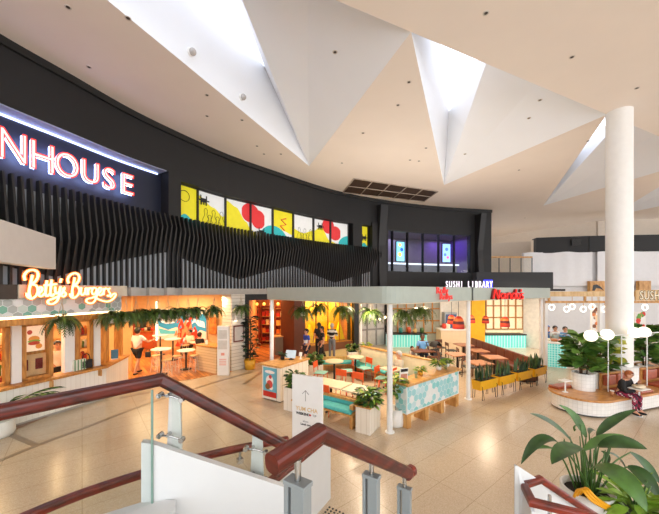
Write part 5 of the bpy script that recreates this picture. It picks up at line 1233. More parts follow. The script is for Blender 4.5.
# ---- yellow planters with snake plants
y0=Vector((4.36,9.32,0)); y1=Vector((7.78,11.28,0)); ya=lineang(y0,y1); dY=(y1-y0)/4
yn=['leftmost','second from the left','third from the left','rightmost']
for k in range(4):
    loc=y0+dY*(k+.5); L=.86
    t=thing('planter_trough','yellow trough of tall snake plants on black legs, '+yn[k],'planter',loc,ya+(.06 if k==3 else 0),'yellow snake plant troughs')
    m1=MB(); s=L/2; m1.add([(-s,-.13,.3),(s,-.13,.3),(s,.13,.3),(-s,.13,.3),(-s-.02,-.15,.58),(s+.02,-.15,.58),(s+.02,.15,.58),(-s-.02,.15,.58)],[(0,3,2,1),(0,1,5,4),(1,2,6,5),(2,3,7,6),(3,0,4,7)]); m1.build('trough',yellowm,t)
    MB().box((0,0,.55),(L,.26,.02)).build('soil',soil,t)
    for sx in(-1,1):
        for sy in(-1,1): MB().tube([(sx*.36,sy*.11,.42),(sx*.36,sy*.16,.4),(sx*.38,sy*.16,0.008),(sx*.28,sy*.16,0.008),(sx*.30,sy*.13,.3)],.009,5).build('leg',black2,t)
    m1=MB(); q=random.Random(40+k)
    for i in range(34):
        b_=Vector((q.uniform(-s+.05,s-.05),q.uniform(-.09,.09),.55)); h=q.uniform(.25,.58); leaf(m1,b_,(q.uniform(-.18,.18),q.uniform(-.18,.18),1),h,.055,.0,q.choice((0,0,1)),5,.3,Vector((q.uniform(-1,1),q.uniform(-1,1),.05)).normalized())
    m1.build('foliage',[leafd,mat('snake_leaf',(64,98,52),.4,var=.4,scale=14)],t)
# ---- brown leather banquette, rosy tables and chairs behind
lb=thing('leather_banquette','long brown leather banquette running back behind the yellow troughs','bench',(7.35,11.1,0),R(90))
for k in range(8): MB().box((.32+.62*k,.0,.62),(.6,.12,.44)).build('back_cushion',brownlea,lb,bevel=.04)
MB().box((2.5,.3,.40),(5.0,.5,.12)).build('seat_cushion',brownlea,lb,bevel=.03); MB().box((2.5,.2,.2),(5.0,.6,.3)).build('base',brownwood,lb); MB().box((2.5,.2,.025),(4.9,.5,.05)).build('kickboard',black2,lb)
for k,(x,y,l) in enumerate(((6.3,11.9,'rosy timber table nearest the yellow troughs'),(6.3,13.2,'rosy timber table, second along the leather banquette'),(6.3,14.6,'rosy timber table furthest along the leather banquette'),(5.1,12.4,'rosy timber table left of the canopy post behind the tiled counter'),(5.3,11.0,'rosy timber table just behind the second yellow trough'))):
    sq_table(l,(x,y,0),R(3*k),.7,.7,pinkwood,group='rosy timber tables')
wc0=None
def wchair(label,x,y,rz,m=brownwood):
    global wc0
    if wc0 is None:
        wc0=thing('wooden_chair',label,'chair',(x,y,0),rz,'dark wooden chairs')
        MB().box((0,0,.455),(.42,.42,.04)).build('seat',mat('charcoal_seat',(64,66,62),.6),wc0,bevel=.012); MB().box((0,.2,.74),(.4,.025,.16),0,0,-.1).build('backrest',brownwood,wc0,bevel=.008)
        for sx in(-1,1):
            MB().tube([(sx*.17,-.17,.44),(sx*.19,-.19,0)],.016,7).build('leg',brownwood,wc0); MB().tube([(sx*.18,.22,.82),(sx*.17,.18,.44),(sx*.19,.22,0)],.016,7).build('leg',brownwood,wc0)
        return wc0
    return copy_tree(wc0,(x,y,0),rz,label)
for x,y,rz,l in((5.75,12.0,70,'dark wooden chair facing the table nearest the yellow troughs'),(5.7,13.3,80,'dark wooden chair facing the second table along the banquette'),(5.75,14.7,90,'dark wooden chair facing the furthest table along the banquette'),(4.6,12.5,80,'dark wooden chair left of the table behind the tiled counter'),(5.6,12.55,-80,'dark wooden chair right of the table behind the tiled counter'),(5.2,11.55,0,'dark wooden chair behind the table at the second yellow trough'),(4.85,14.0,-20,'pale backed chair beside the salad counter lamps'),(2.62,12.3,150,'wooden chair with its back to the partition, left of the child'),(3.15,12.2,165,'wooden chair with its back to the partition, beside the child'),(3.9,11.9,175,'wooden chair with its back to the partition, in front of the pushchair'),(5.5,15.4,10,'dark wooden chair near the pendant lamps at the back')): wchair(l,x,y,R(rz))
sq_table('brown timber table where the man in blue sits with a child',(3.95,13.1,0),.1,.9,.6,brownwood,group='rosy timber tables')
# potted tall dark plant in front of the orange shop
P=g(250,369); t=thing('potted_plant','tall dark leafy plant in a yellow pot before the orange lit shop','potted plant',P); MB().lathe([(0,0),(.2,0),(.24,.4),(.21,.4),(.2,.34),(0,.34)],n=22).build('pot',yellowpot,t); m1=MB(); bush(m1,(0,0,.5),.26,1.7,170,.24,.1,(0,1),.8,31); m1.build('foliage',[leafd,mat('near_black_leaf',(30,34,26),.5)],t); MB().tube([(0,0,.34),(.03,.02,1.2),(0,0,2.1)],.025).build('stem',trunk,t)
# palm at left edge
P=g(-1,436); t=thing('potted_palm','palm with arching fronds in a round white pot at the left edge by the counter','potted plant',P); MB().lathe([(0,0),(.24,0),(.27,.08),(.28,.36),(.25,.36),(.24,.3),(0,.3)],n=26).build('pot',potw,t)
m1=MB(); q=random.Random(12)
for k in range(20):
    a=q.uniform(0,6.28); d=Vector((math.cos(a)*.55,math.sin(a)*.55,1)).normalized(); p=Vector((0,0,.3)); S=14; sd=Vector((-math.sin(a),math.cos(a),0)); l=q.uniform(1.0,1.35)
    for s in range(S):
        p2=p+d*(l/S); d=(d+Vector((math.cos(a)*.05,math.sin(a)*.05,-.085))).normalized()
        if s>3:
            for sg in(-1,1): m1.add([p,p2,p2+sd*sg*.2*(1.15-s/S)+d*.12-Vector((0,0,.04))],[(0,1,2)],s%2)
        m1.add([p-sd*.008,p+sd*.008,p2+sd*.006,p2-sd*.006],[(0,1,2,3)],0); p=p2
m1.build('fronds',[leafg,leafd],t)
# ================================================================ round ended bench on the right
ax=Vector((.947,.321,0)).normalized(); pe_=Vector((ax.y,-ax.x,0)); O=Vector((6.97+.12*.321,8.78-.12*.947,0)); bang=math.atan2(ax.y,ax.x)
BL=6.0
def stadium(r,n=20,x1=BL):
    return [(r*math.cos(R(90)+PI*k/n),r*math.sin(R(90)+PI*k/n)) for k in range(n+1)]+[(x1,-r),(x1,r)]
be=thing('tiled_bench','long white tiled bench with rounded end, timber rim and leather pads','bench',O,bang)
def wallstrip(mb,pts,z0,z1,mi=0):
    s=0; vs=[];uv=[]
    for i,p in enumerate(pts):
        if i: s+=math.hypot(p[0]-pts[i-1][0],p[1]-pts[i-1][1])
        vs += [(p[0],p[1],z0),(p[0],p[1],z1)]; uv += [(s,z0),(s,z1)]
    mb.add(vs,[(2*i,2*i+2,2*i+3,2*i+1) for i in range(len(pts)-1)],mi,False,uv)
m1=MB(); pts=stadium(.69); wallstrip(m1,[(BL,.69)]+pts[:-2]+[(BL,-.69)],.05,.41); m1.build('tiled_base',tilew,be)
MB().prism(stadium(.62),0,.06).build('plinth',black2,be)
MB().prism(stadium(.755),.41,.465).build('timber_seat',oakh,be,bevel=.012)
# side pads and backrests, each side
for side,sy in (('front',-1),('rear',1)):
    for x,w in ((1.0,.54),(1.56,.54),(2.85,.62),(3.5,.62),(4.15,.62)):
        MB().box((x,-.44 if sy<0 else .66,.5),(w,.5 if sy<0 else .16,.075)).build('seat_pad',leather,be,bevel=.025)
    for x,w in ((.98,.46),(1.48,.46),(2.85,.56),(3.5,.56),(4.15,.56)):
        MB().box((x,-.13 if sy<0 else .53,.74),(w,.1,.3)).build('back_pad',leather,be,bevel=.035)
for x0,x1 in ((.72,1.74),(2.5,4.5)):
    for yy in (-.05,.45): MB().box(((x0+x1)/2,yy,.7),(x1-x0,.06,.47)).build('back_frame',oakh,be)
m1=MB(); m1.lathe([(.52,.465),(.52,.98),(.40,.98)],(2.05,.22,0),32); m1.build('tiled_collar',tilew,be) if False else None
def locB(x,y,z=0): return O+ax*x-pe_*y+Vector((0,0,z))
MB().box((-.12,.47,.5),(.62,.3,.075)).build('seat_pad',leather,be,bevel=.025)
# planters on the bench
def round_planter(label,x,y,r,h,seed,n,L,W,hh,lm):
    t=thing('round_planter',label,'planter',locB(x,y,.466),bang); MB().lathe([(r,0),(r,h),(r-.04,h),(r-.05,h-.08)],n=36).build('tiled_wall',tilew,t); MB().cyl((0,0,0),(0,0,h-.07),r-.05,n=28).build('soil',soil,t)
    m1=MB(); bush(m1,(0,0,h+.1),r*1.1,hh,n,L,W,range(len(lm)),.5,seed,.9); m1.build('foliage',lm,t)
    m1=MB(); q=random.Random(seed)
    for k in range(7): a=q.uniform(0,6.28); m1.tube([(math.cos(a)*r*.3,math.sin(a)*r*.3,h-.08),(math.cos(a)*r*.55,math.sin(a)*r*.55,h+hh*.8)],.014,6,0,False,(1,.5))
    m1.build('stem',trunk,t)
figl=[leafg,mat('fig_leaf',(76,114,48),.4,var=.3,coat=.05),mat('fig_leaf_light',(104,136,58),.42,var=.25)]
round_planter('round white tiled planter with large fiddle leaf plants at the bench end',.34,.16,.28,.47,51,125,.38,.25,.95,figl)
t=round_planter('round white tiled planter of tall leafy plants right of the big column',3.3,.2,.2,.45,52,120,.37,.24,1.15,figl)
t=thing('planter_trough','white trough of leafy rubber plants behind the leather backrest left of the big column','planter',locB(1.20,.2,.466),bang)
MB().box((-.03,0,.225),(.92,.36,.45)).build('trough',potw,t); MB().box((0,0,.452),(.8,.3,.012)).build('soil',soil,t)
m1=MB(); bush(m1,(-.1,0,.5),.3,.95,60,.36,.23,(0,1,2),.5,53,.8); bush(m1,(.28,0,.5),.25,.9,55,.36,.23,(0,1,2,3),.5,54,.8); m1.build('foliage',[leafg,leafl,mat('fig_leaf',(70,112,44)),leafy],t)
m1=MB()
for x in (-.25,-.05,.2,.35): m1.tube([(x,0,.44),(x+.03,.02,1.3)],.014)
m1.build('stem',trunk,t)
cl=thing('column_base','round white tiled base collar at the foot of the big column','column base',(8.96,9.62,0)); m1=MB(); m1.lathe([(.33,0),(.44,0),(.44,.98),(.33,.98)],(0,0,0),40); m1.build('tiles',tilew,cl)
# white globe lamp frame above the bench
gf=thing('lamp_arch','slim white pipe frame carrying globe lamps above the bench','lamp arch',O,bang)
MB().tube([(-.2,-.25,2.02),(5.2,-.25,2.02)],.018,10).build('top_bar',postm,gf)
for x in (.70,1.28,2.45,3.18,3.83): MB().cyl((x,-.25,.466),(x,-.25,2.02),.014,n=10).build('upright',postm,gf)
globe=glow('globe_glass',(255,244,222),.75)
for k,(px,py,l) in enumerate(((590.8,333,'white glowing globe lamp, leftmost on the pipe frame'),(607,332.5,'white glowing globe lamp left of the big column base'),(634.5,333,'white glowing globe lamp half behind the big column'),(644,330.5,'white glowing globe lamp, rightmost on the pipe frame'))):
    k_=(px-CX)/F; base=O+pe_*.25  # along the bar
    t_=(k_*base.y-base.x)/(ax.x-k_*ax.y); q=base+ax*t_; t=thing('globe_lamp',l,'lamp',(q.x,q.y,2.03),0,'globe lamps on the pipe frame')
    MB().sphere((0,0,.03),.155,n=24,m=14).build('globe',globe,t); MB().cyl((0,0,0),(0,0,.03),.06,n=14).build('holder',postm,t)
# small tables on thin poles
def pole_table(label,x,y,z0,top=.76,r=.19,dx=0):
    P=locB(x,y,z0); t=thing('side_table',label,'table',P,bang,'small white pole tables'); h=top-z0
    MB().box((dx,0,h-.012),(r*2,r*1.5,.024)).build('tabletop',white,t,bevel=.008); MB().cyl((0,0,0),(0,0,h-.024),.02,n=10).build('pole',postm,t); MB().cyl((0,0,0),(0,0,.012),.07,n=14).build('foot',postm,t)
pole_table('small white pole table at the rounded left end of the bench',-.45,.12,.466,.80,.14)
pole_table('small white pole table in front of the seated boy',.85,-.86,.0,.74,.2)
pole_table('small white pole table on the right part of the bench',2.4,-.86,.0,.76,.18)
# iced drink beside the boy
P=locB(.42,-.5,.466); t=thing('takeaway_cup','small clear cup of brown iced drink standing on the bench','cup',P); MB().lathe([(0,0),(.035,0),(.045,.13),(0,.13)],n=14).build('drink',mat('iced_drink',(176,120,76),.3),t); MB().cyl((0,0,.13),(0,0,.145),.048,n=14).build('lid',mat('cup_lid',(230,228,222),.3),t)
# ================================================================ peace lily at bottom right
P=Vector((3.31,4.0,0))
pl2=thing('potted_peace_lily','large peace lily with long glossy leaves in a white pot at bottom right','potted plant',P)
MB().lathe([(0,0),(.22,0),(.25,.1),(.285,.76),(.255,.76),(.245,.68),(0,.68)],n=36).build('pot',potw,pl2); MB().cyl((0,0,.6),(0,0,.69),.245,n=28).build('soil',soil,pl2)
def z5(x,y,dy): v=at(510+x/4.42,400+y/4.42,4.0+dy); return v-P
LL=[((336,165),(296,62),(212,20),.35,.25,40),((272,182),(190,92),(88,60),.1,-.25,44),((208,185),(128,128),(48,285),-.2,-.3,44),((198,218),(140,196),(96,222),0,-.1,18),((318,212),(228,196),(184,285),-.45,-.65,62),
 ((384,160),(430,92),(562,40),.3,.1,40),((330,222),(400,166),(505,155),-.05,.15,44),((392,205),(490,165),(608,218),-.2,-.35,58),((440,236),(480,246),(512,302),.2,.25,30),((376,292),(512,306),(606,494),-.5,-.8,74),
 ((520,295),(600,318),(662,440),-.1,-.35,56),((530,232),(606,282),(664,372),.15,.0,44),((310,112),(288,104),(284,140),.4,.4,22),((350,150),(352,118),(380,140),.4,.45,24),((428,290),(440,240),(400,225),.3,.3,26)]
mL=MB(); mS=MB(); q=random.Random(3)
for i,(a,b,c,d0,d1,wd) in enumerate(LL):
    A_=z5(*a,d0*.5); B_=z5(*b,(d0+d1)/2); C_=z5(*c,d1); S=12; vs=[]; W=wd/4.42/F*4.0*1.0
    base=Vector((q.uniform(-.09,.09),q.uniform(-.09,.09),.68)); mS.tube(smooth_pts([base,base.lerp(A_,.55)+Vector((0,0,.08)),A_],5),.013,6,0,False,(1,.6))
    view=(Vector((0,0,EYE))-(P+B_)).normalized()
    for s in range(S+1):
        t=s/S; p=A_*(1-t)**2+B_*2*t*(1-t)*1.0+C_*t*t; tan=((B_-A_)*(1-t)+(C_-B_)*t).normalized()
        side=tan.cross(view*.75+Vector((0,0,.65))).normalized(); n=side.cross(tan).normalized(); w=W*.5*(math.sin(PI*min(1,.05+t*.95))**.8 if s<S else .01)
        up=n*(w*.28); vs += [p-side*w+up,p-side*w*.5+up*.3,p,p+side*w*.5+up*.3,p+side*w+up]
    mL.add(vs,[(s*5+k,s*5+k+1,s*5+k+6,s*5+k+5) for s in range(S) for k in range(4)],0 if i%3 else 1,True)
mL.build('leaves',[lilym,mat('lily_leaf_light',(74,112,46),.42,var=.3,scale=7,coat=.04)],pl2); 
for k in range(14):
    a=q.uniform(0,6.28); b=Vector((math.cos(a)*.08,math.sin(a)*.08,.68)); mS.tube([b,b*1.3+Vector((math.cos(a)*.16,math.sin(a)*.08,.45))],.012,6,0,False,(1,.5))
mS.build('stems',stemm,pl2)
# second green plant to the right
P2=at(637,508,3.75); t=thing('potted_shrub','bright green bushy plant in a pot right of the peace lily','potted plant',(P2.x,P2.y,0)); MB().lathe([(0,0),(.2,0),(.26,.62),(.23,.62),(.22,.55),(0,.55)],n=26).build('pot',mat('pot_dark',(70,66,60),.5),t)
m1=MB(); bush(m1,(0,0,.55),.26,.35,70,.34,.08,(0,1),.5,61,1.2); m1.build('foliage',[leafl,mat('lime_leaf',(128,164,54),.4,var=.25)],t); m1=MB()
for k in range(5): a=k*1.3; m1.tube([(0,0,.55),(math.cos(a)*.12,math.sin(a)*.12,1.0)],.009,5)
m1.build('stem',stemm,t)
# yellow hose loops
yh=thing('yellow_hose','yellow flexible hose loops draped over the front of the white peace lily pot','hose')
ym=mat('hose_yellow',(232,164,16),.4)
for k in range(3):
    pts=[at(574+3*k,497-k*1.5,3.86),at(578+3*k,490-k*.6,3.80),at(584+2*k,492-k*1.4,3.73),at(591+2*k,500-k*1.6,3.69),at(601+1.5*k,506-k*1.4,3.69),at(613+k,512-k*1.2,3.74),at(622,517-k,3.80)]
    MB().tube(smooth_pts(pts,4),.016,8).build('hose_loop',ym,yh)
# ================================================================ people
def skinned(name,joints,edges,mats,parent,sub=2):
    names=list(joints); vs=[joints[k][0] for k in names]; idx={k:i for i,k in enumerate(names)}
    me=bpy.data.meshes.new(name); me.from_pydata(vs,[(idx[a],idx[b]) for a,b in edges],[]); 
    for m in mats: me.materials.append(m)
    o=bpy.data.objects.new(name,me); COL.objects.link(o)
    o.modifiers.new('skin','SKIN'); o.modifiers['skin'].use_smooth_shade=True
    for i,k in enumerate(names):
        r=joints[k][1]; sv=me.skin_vertices[0].data[i]; sv.radius=(r,r) if not isinstance(r,tuple) else r; sv.use_root=(i==0)
    s=o.modifiers.new('sub','SUBSURF'); s.levels=sub; s.render_levels=sub
    # one solid mesh
    dg=bpy.context.evaluated_depsgraph_get(); m2=bpy.data.meshes.new_from_object(o.evaluated_get(dg)); m2.name=name
    bpy.data.objects.remove(o); bpy.data.meshes.remove(me)
    if not m2.materials:
        for m in mats: m2.materials.append(m)
    o=bpy.data.objects.new(name,m2); COL.objects.link(o); o.parent=parent; return o
def person(label,loc,rz,h,pose,shirt,pants,sk,hair,shoes,sleeve='short',leg='long',arms=None,longhair=False,lean=0,feet=None,hat=None):
    s=h/1.75; t=thing('person',label,'person',loc,rz)
    V=lambda x,y,z:Vector((x*s,y*s,z*s)); J={}
    sit=pose=='sit'; dz=-.45 if sit else 0
    J['pelvis']=(V(0,0,.95+dz),.125*s)
    def up(x,y,z): 
        zz=z-.95; return V(x,y-math.sin(lean)*zz,.95+dz+math.cos(lean)*zz)
    J['spine']=(up(0,0,1.13),.12*s); J['chest']=(up(0,0,1.33),.135*s); J['neck']=(up(0,0,1.49),.056*s); J['jaw']=(up(0,-.025,1.575),.07*s); J['head']=(up(0,-.015,1.65),.092*s); J['crown']=(up(0,0,1.715),.06*s); J['nose']=(up(0,-.125,1.635),.013*s)
    E=[('pelvis','spine'),('spine','chest'),('chest','neck'),('neck','jaw'),('jaw','head'),('head','crown'),('head','nose')]
    arms=arms or {}
    for sd,sx in(('L',1),('R',-1)):
        J['ear'+sd]=(up(sx*.098,.005,1.64),.014*s); E.append(('head','ear'+sd))
        el,wr=arms.get(sd,((.25,.03,1.14),(.26,-.08,.92)) if not sit else ((.24,-.08,1.13),(.13,-.33,1.16)))
        J['sh'+sd]=(up(sx*.175,0,1.42),.068*s); J['el'+sd]=(up(sx*el[0],el[1],el[2]),.044*s); J['wr'+sd]=(up(sx*wr[0],wr[1],wr[2]),.03*s)
        d=(J['wr'+sd][0]-J['el'+sd][0]).normalized(); pal=J['wr'+sd][0]+d*.06*s; J['pa'+sd]=(pal,(.038*s,.022*s))
        E += [('chest','sh'+sd),('sh'+sd,'el'+sd),('el'+sd,'wr'+sd),('wr'+sd,'pa'+sd)]
        sdv=d.cross(Vector((sx,0,.2))).normalized()
        for k,(o_,l_) in enumerate(((-.027,.07),(-.009,.082),(.009,.078),(.027,.06))):
            b=pal+d*.03*s+sdv*o_*s; c=b+d*l_*.5*s; e=c+(d+Vector((-sx*.5,0,-.1))).normalized()*l_*.5*s
            J['f%d%s'%(k,sd)]=(b,.0095*s); J['g%d%s'%(k,sd)]=(c,.009*s); J['h%d%s'%(k,sd)]=(e,.0075*s); E += [('pa'+sd,'f%d%s'%(k,sd)),('f%d%s'%(k,sd),'g%d%s'%(k,sd)),('g%d%s'%(k,sd),'h%d%s'%(k,sd))]
        th=pal-d*.01*s-sdv*.05*s; J['t'+sd]=(th,.011*s); J['u'+sd]=(th+(d*.8-sdv*.3).normalized()*.04*s,.009*s); E += [('pa'+sd,'t'+sd),('t'+sd,'u'+sd)]
        if sit: kn=V(sx*.12,-.44,.53); an=V(sx*.12,-.43+ (0 if not feet else feet),.09); hp=V(sx*.1,-.03,.52)
        elif pose=='walk': kn=V(sx*.09,-.10*sx-.03,.5); an=V(sx*.09,-.2*sx+.04,.09); hp=V(sx*.09,0,.9)
        else: kn=V(sx*.1,-.02,.5); an=V(sx*.11,.02,.09); hp=V(sx*.09,0,.9)
        J['hp'+sd]=(hp,.092*s); J['kn'+sd]=(kn,.062*s); J['ca'+sd]=(kn.lerp(an,.35)+V(0,.015,0),.055*s); J['an'+sd]=(an,.04*s); J['he'+sd]=(an+V(0,.03,-.045),.036*s); J['to'+sd]=(an+V(sx*.015,-.15,-.055),.032*s)
        E += [('pelvis','hp'+sd),('hp'+sd,'kn'+sd),('kn'+sd,'ca'+sd),('ca'+sd,'an'+sd),('an'+sd,'he'+sd),('an'+sd,'to'+sd)]
    skinned('body',J,E,[sk],t)
    def sub(name,keys,m,grow,extra=None):
        jj={k:(J[k][0],(J[k][1] if not isinstance(J[k][1],tuple) else J[k][1][0])+grow*s) for k in keys}
        if extra: jj.update(extra)
        ee=[e for e in E if e[0] in jj and e[1] in jj]
        if extra:
            for k in extra: ee.append((extra_par[k],k))
        return skinned(name,jj,ee,[m],t)
    extra_par={}; ex={}
    for sd in 'LR':
        if sleeve=='short':
            ex['sl'+sd]=(J['sh'+sd][0].lerp(J['el'+sd][0],.68),.062*s); extra_par['sl'+sd]='sh'+sd
        else:
            pass
    keys=['pelvis','spine','chest','shL','shR']+(['elL','elR','wrL','wrR'] if sleeve=='long' else [])
    ex['collar']=(J['chest'][0].lerp(J['neck'][0],.75),.075*s); extra_par['collar']='chest'
    sh=sub('shirt',keys,shirt[0],.018,ex)
    if len(shirt)>1:
        sh.data.materials.append(shirt[1]); 
        for p in sh.data.polygons:
            if shirt[2](p.center/s): p.material_index=1
    ex={}; extra_par={}
    if leg=='short':
        for sd in 'LR': ex['hm'+sd]=(J['hp'+sd][0].lerp(J['kn'+sd][0],.86),.085*s); extra_par['hm'+sd]='hp'+sd
        sub('shorts',['pelvis','hpL','hpR'],pants,.016,ex)
    else:
        ex['waist']=(J['pelvis'][0].lerp(J['spine'][0],.6),.137*s); extra_par['waist']='pelvis'; sub('trousers',['pelvis','hpL','hpR','knL','knR','caL','caR','anL','anR'],pants,.014,ex)
    for sd in 'LR':
        an=J['an'+sd][0]; MB().sphere(an+V(0,-.045,-.048),.13*s,(.42,1.0,.34),12,8).build('shoe',shoes,t)
    hc=J['head'][0]; hu=(J['crown'][0]-hc).normalized()
    MB().sphere(hc+V(0,.012,.012),.114*s,(.93,1.05,1.05),16,12,0,lambda v:(v.z>.12 and v.y>-.75) or v.y>.1 or v.z>.62).build('hair',hat or hair,t)
    if longhair: MB().sphere(hc+V(0,.075,-.13),.17*s,(.62,.4,1.2),12,8).build('long_hair',hair,t)
    m1=MB()
    for sx in(-1,1): m1.sphere(hc+V(sx*.034,-.088,.005),.012*s,n=8,m=6)
    m1.build('eyes',black2,t)
    return t
C=lambda n,rgb,**k: mat('cloth_'+n,rgb,.75,**k)
blackc=C('black',(26,26,28)); 
FACE=lambda loc,px: 0
# man in white shirt at the burger entry, back to us
P=g(137.5,373.5); person('man in white shirt and black shorts seen from behind at the burger counter',(P.x,P.y,.0),R(170),1.78,'walk',(C('white',(236,230,220)),),blackc,skin,haird,blackc,leg='short',arms={'L':((.27,-.02,1.15),(.25,-.1,.92)),'R':((.3,-.2,1.2),(.32,-.45,1.25))})
P=Vector((P.x+.36,P.y+.1,.62)); t=thing('handbag','small black bag carried beside the man in white','bag',P,.4); MB().box((0,0,.11),(.2,.1,.22)).build('body',MT['bag_black'],t,bevel=.03); MB().tube(smooth_pts([(-.07,0,.22),(-.05,0,.3),(0,0,.33),(.05,0,.3),(.07,0,.22)]),.008).build('strap',MT['bag_black'],t)
# diners
P=at(190,350,15.4); person('diner in white shirt and dark trousers facing us before the mural',(P.x,15.4,.02),R(-15),1.75,'sit',(C('cream',(240,226,206)),),C('navy',(30,32,40)),skin,haird,C('shoe_white',(220,214,206)))
P=at(199.5,350,14.6); person('diner in black top seated with back to us before the mural',(P.x,14.6,.02),R(160),1.72,'sit',(blackc,),blackc,skin,haird,blackc)
for (x,y,l) in ((at(190,350,15.4).x,15.42,'timber stool under the diner in the white shirt'),(at(199.5,350,14.6).x,14.6,'timber stool under the diner in the black top')): stool(l,(x,y,.015),.3,.40)
# shoppers in front of the yellow window
bl2=C('blue_shirt',(40,70,170)); P=g(306.5,366); person('boy in blue sports shirt and dark shorts walking past the brown pillar',P,R(-60),1.6,'walk',(bl2,C('white2',(226,226,230)),lambda v:abs(v.z-1.18)<.09 and v.y<-.02),C('navy2',(22,26,50)),skin,haird,blackc,leg='short')
P=g(322,362); person('boy in black t-shirt and trousers before the yellow window',P,R(-75),1.62,'walk',(blackc,),blackc,skin,haird,blackc)
P=g(319,358.5); person('long haired woman in black walking behind the boy in black',P,R(200),1.72,'stand',(blackc,),blackc,skin,haird,blackc,longhair=True)
P=g(332,358.5); person('fair haired woman in black and white striped jumper and grey jeans',P,R(165),1.68,'stand',(blackc,C('white3',(226,224,220)),lambda v:int((v.z+.02)*9)%2==0),C('grey_jeans',(120,124,132)),skin,hairg,blackc,sleeve='long',arms={'L':((.24,-.1,1.15),(.1,-.28,1.2)),'R':((.24,-.1,1.15),(.1,-.28,1.2))})
# people behind the court
P=at(422.5,333,13.75); person('man in blue shirt seated behind the partition with a child',(P.x,13.75,0),R(-8),1.8,'sit',(C('sky_shirt',(96,150,206)),),C('jeans',(50,60,84)),skin2,haird,blackc)
wchair('dark wooden chair under the man in the blue shirt',P.x,13.85,R(-8))
P=at(412,343,13.3); person('small child in pale top seated left of the man in blue',(P.x,13.3,.0),R(40),1.2,'sit',(C('pale_top',(190,180,176)),),blackc,skin,haird,blackc)
P_=P; o=thing('booster_stool','small wooden stool under the child in the pale top','stool',(P.x,13.3,0)); MB().box((0,0,.24),(.3,.3,.03)).build('seat',brownwood,o)
for sx in(-1,1):
    for sy in(-1,1): MB().cyl((sx*.12,sy*.12,0),(sx*.12,sy*.12,.225),.015,n=6).build('leg',brownwood,o)
# pushchair
P=at(436.5,346,13.2); t=thing('pushchair','black pushchair with raised hood parked right of the man in blue','pushchair',(P.x,13.2,0),R(30))
MB().sphere((0,.05,.9),.3,(.8,.9,.8),14,10,0,lambda v:v.z>-.1 and v.y>-.6).build('hood',blackc,t); MB().box((0,.05,.55),(.42,.14,.5),0,0,-.3).box((0,-.15,.42),(.42,.4,.1)).build('seat',C('charcoal',(50,50,54)),t,bevel=.03)
for sx in(-1,1):
    MB().tube([(sx*.25,.35,1.05),(sx*.25,.1,.6),(sx*.25,-.3,.14)],.016).build('frame_tube',black2,t); MB().tube([(sx*.25,.1,.6),(sx*.25,.3,.14)],.016).build('frame_tube',black2,t)
    for y in(-.3,.3): MB().cyl((sx*.22,y,.11),(sx*.28,y,.11),.11,n=16).build('wheel',black2,t)
MB().tube([(-.25,.35,1.05),(.25,.35,1.05)],.018).build('push_handle',black2,t)
P=pa2.lerp(pb2,.62)+Vector((-.28,-.22,0)); person('grey haired person in pale top seated on the partition bench behind the front post',(P.x,P.y,0),R(-70),1.65,'sit',(C('stone',(206,196,180)),),C('grey_tr',(110,106,100)),skin,hairg,blackc,sleeve='long')
# counter staff
for px,py,Y,c,hc_,hat_,l in((547.5,330,14.6,(60,110,170),haird,C('cap_blue',(50,110,180)),'server with blue cap behind the ice cream counter'),(555,331,14.5,(226,220,214),haird,None,'server with dark hair behind the ice cream counter'),(565,333,14.2,(90,150,200),haird,None,'server in light blue behind the turquoise end of the ice cream counter')):
    person(l,(X(px,Y),Y,0),0,1.62,'stand',(C('st%d'%int(px),c),),blackc,skin,hc_,blackc,hat=hat_)
q0_=kpt(57)*1.1; person('cook in white t-shirt standing behind the burger shop window',(q0_.x,q0_.y,.012),R(60),1.75,'stand',(C('white4',(238,230,216)),),blackc,skin,haird,blackc)
# boy on the bench
pl_m=C('plaid_rose',(150,36,70),scale=40); pl_w=C('plaid_white',(226,206,214)); pl_d=C('plaid_dark',(54,20,40))
P=locB(.76,-.5,.0); by=person('auburn haired boy in black hoodie and pink check trousers on the bench',(P.x,P.y,.06),bang,1.5,'sit',(blackc,),pl_m,skin,hairr,blackc,sleeve='long',lean=.32,arms={'L':((.23,-.16,1.14),(.1,-.26,1.42)),'R':((.22,-.18,1.12),(.02,-.34,1.18))})
for o in by.children:
    if o.name.startswith('trousers'):
        o.data.materials.append(pl_w); o.data.materials.append(pl_d)
        for p in o.data.polygons:
            c=p.center; k=(int((c.x+5)*14)%2)+(int((c.z-c.y+5)*11)%2); p.material_index=0 if k==1 else (1 if k==2 and (p.index%2) else 2)
P=locB(.85,-.86,.741); o=thing('paper_wrapper','crumpled cream paper food wrapper on the small table before the boy','wrapper',P,bang)
m1=MB(); q=random.Random(4)
m1.sphere((0,0,.045),.19,(1,.65,.24),14,8); m1.v=[(x+q.uniform(-.012,.012),y+q.uniform(-.012,.012),max(.0,z+q.uniform(-.012,.012))) for x,y,z in m1.v]; m1.build('paper',mat('paper_cream',(226,208,178),.7),o)
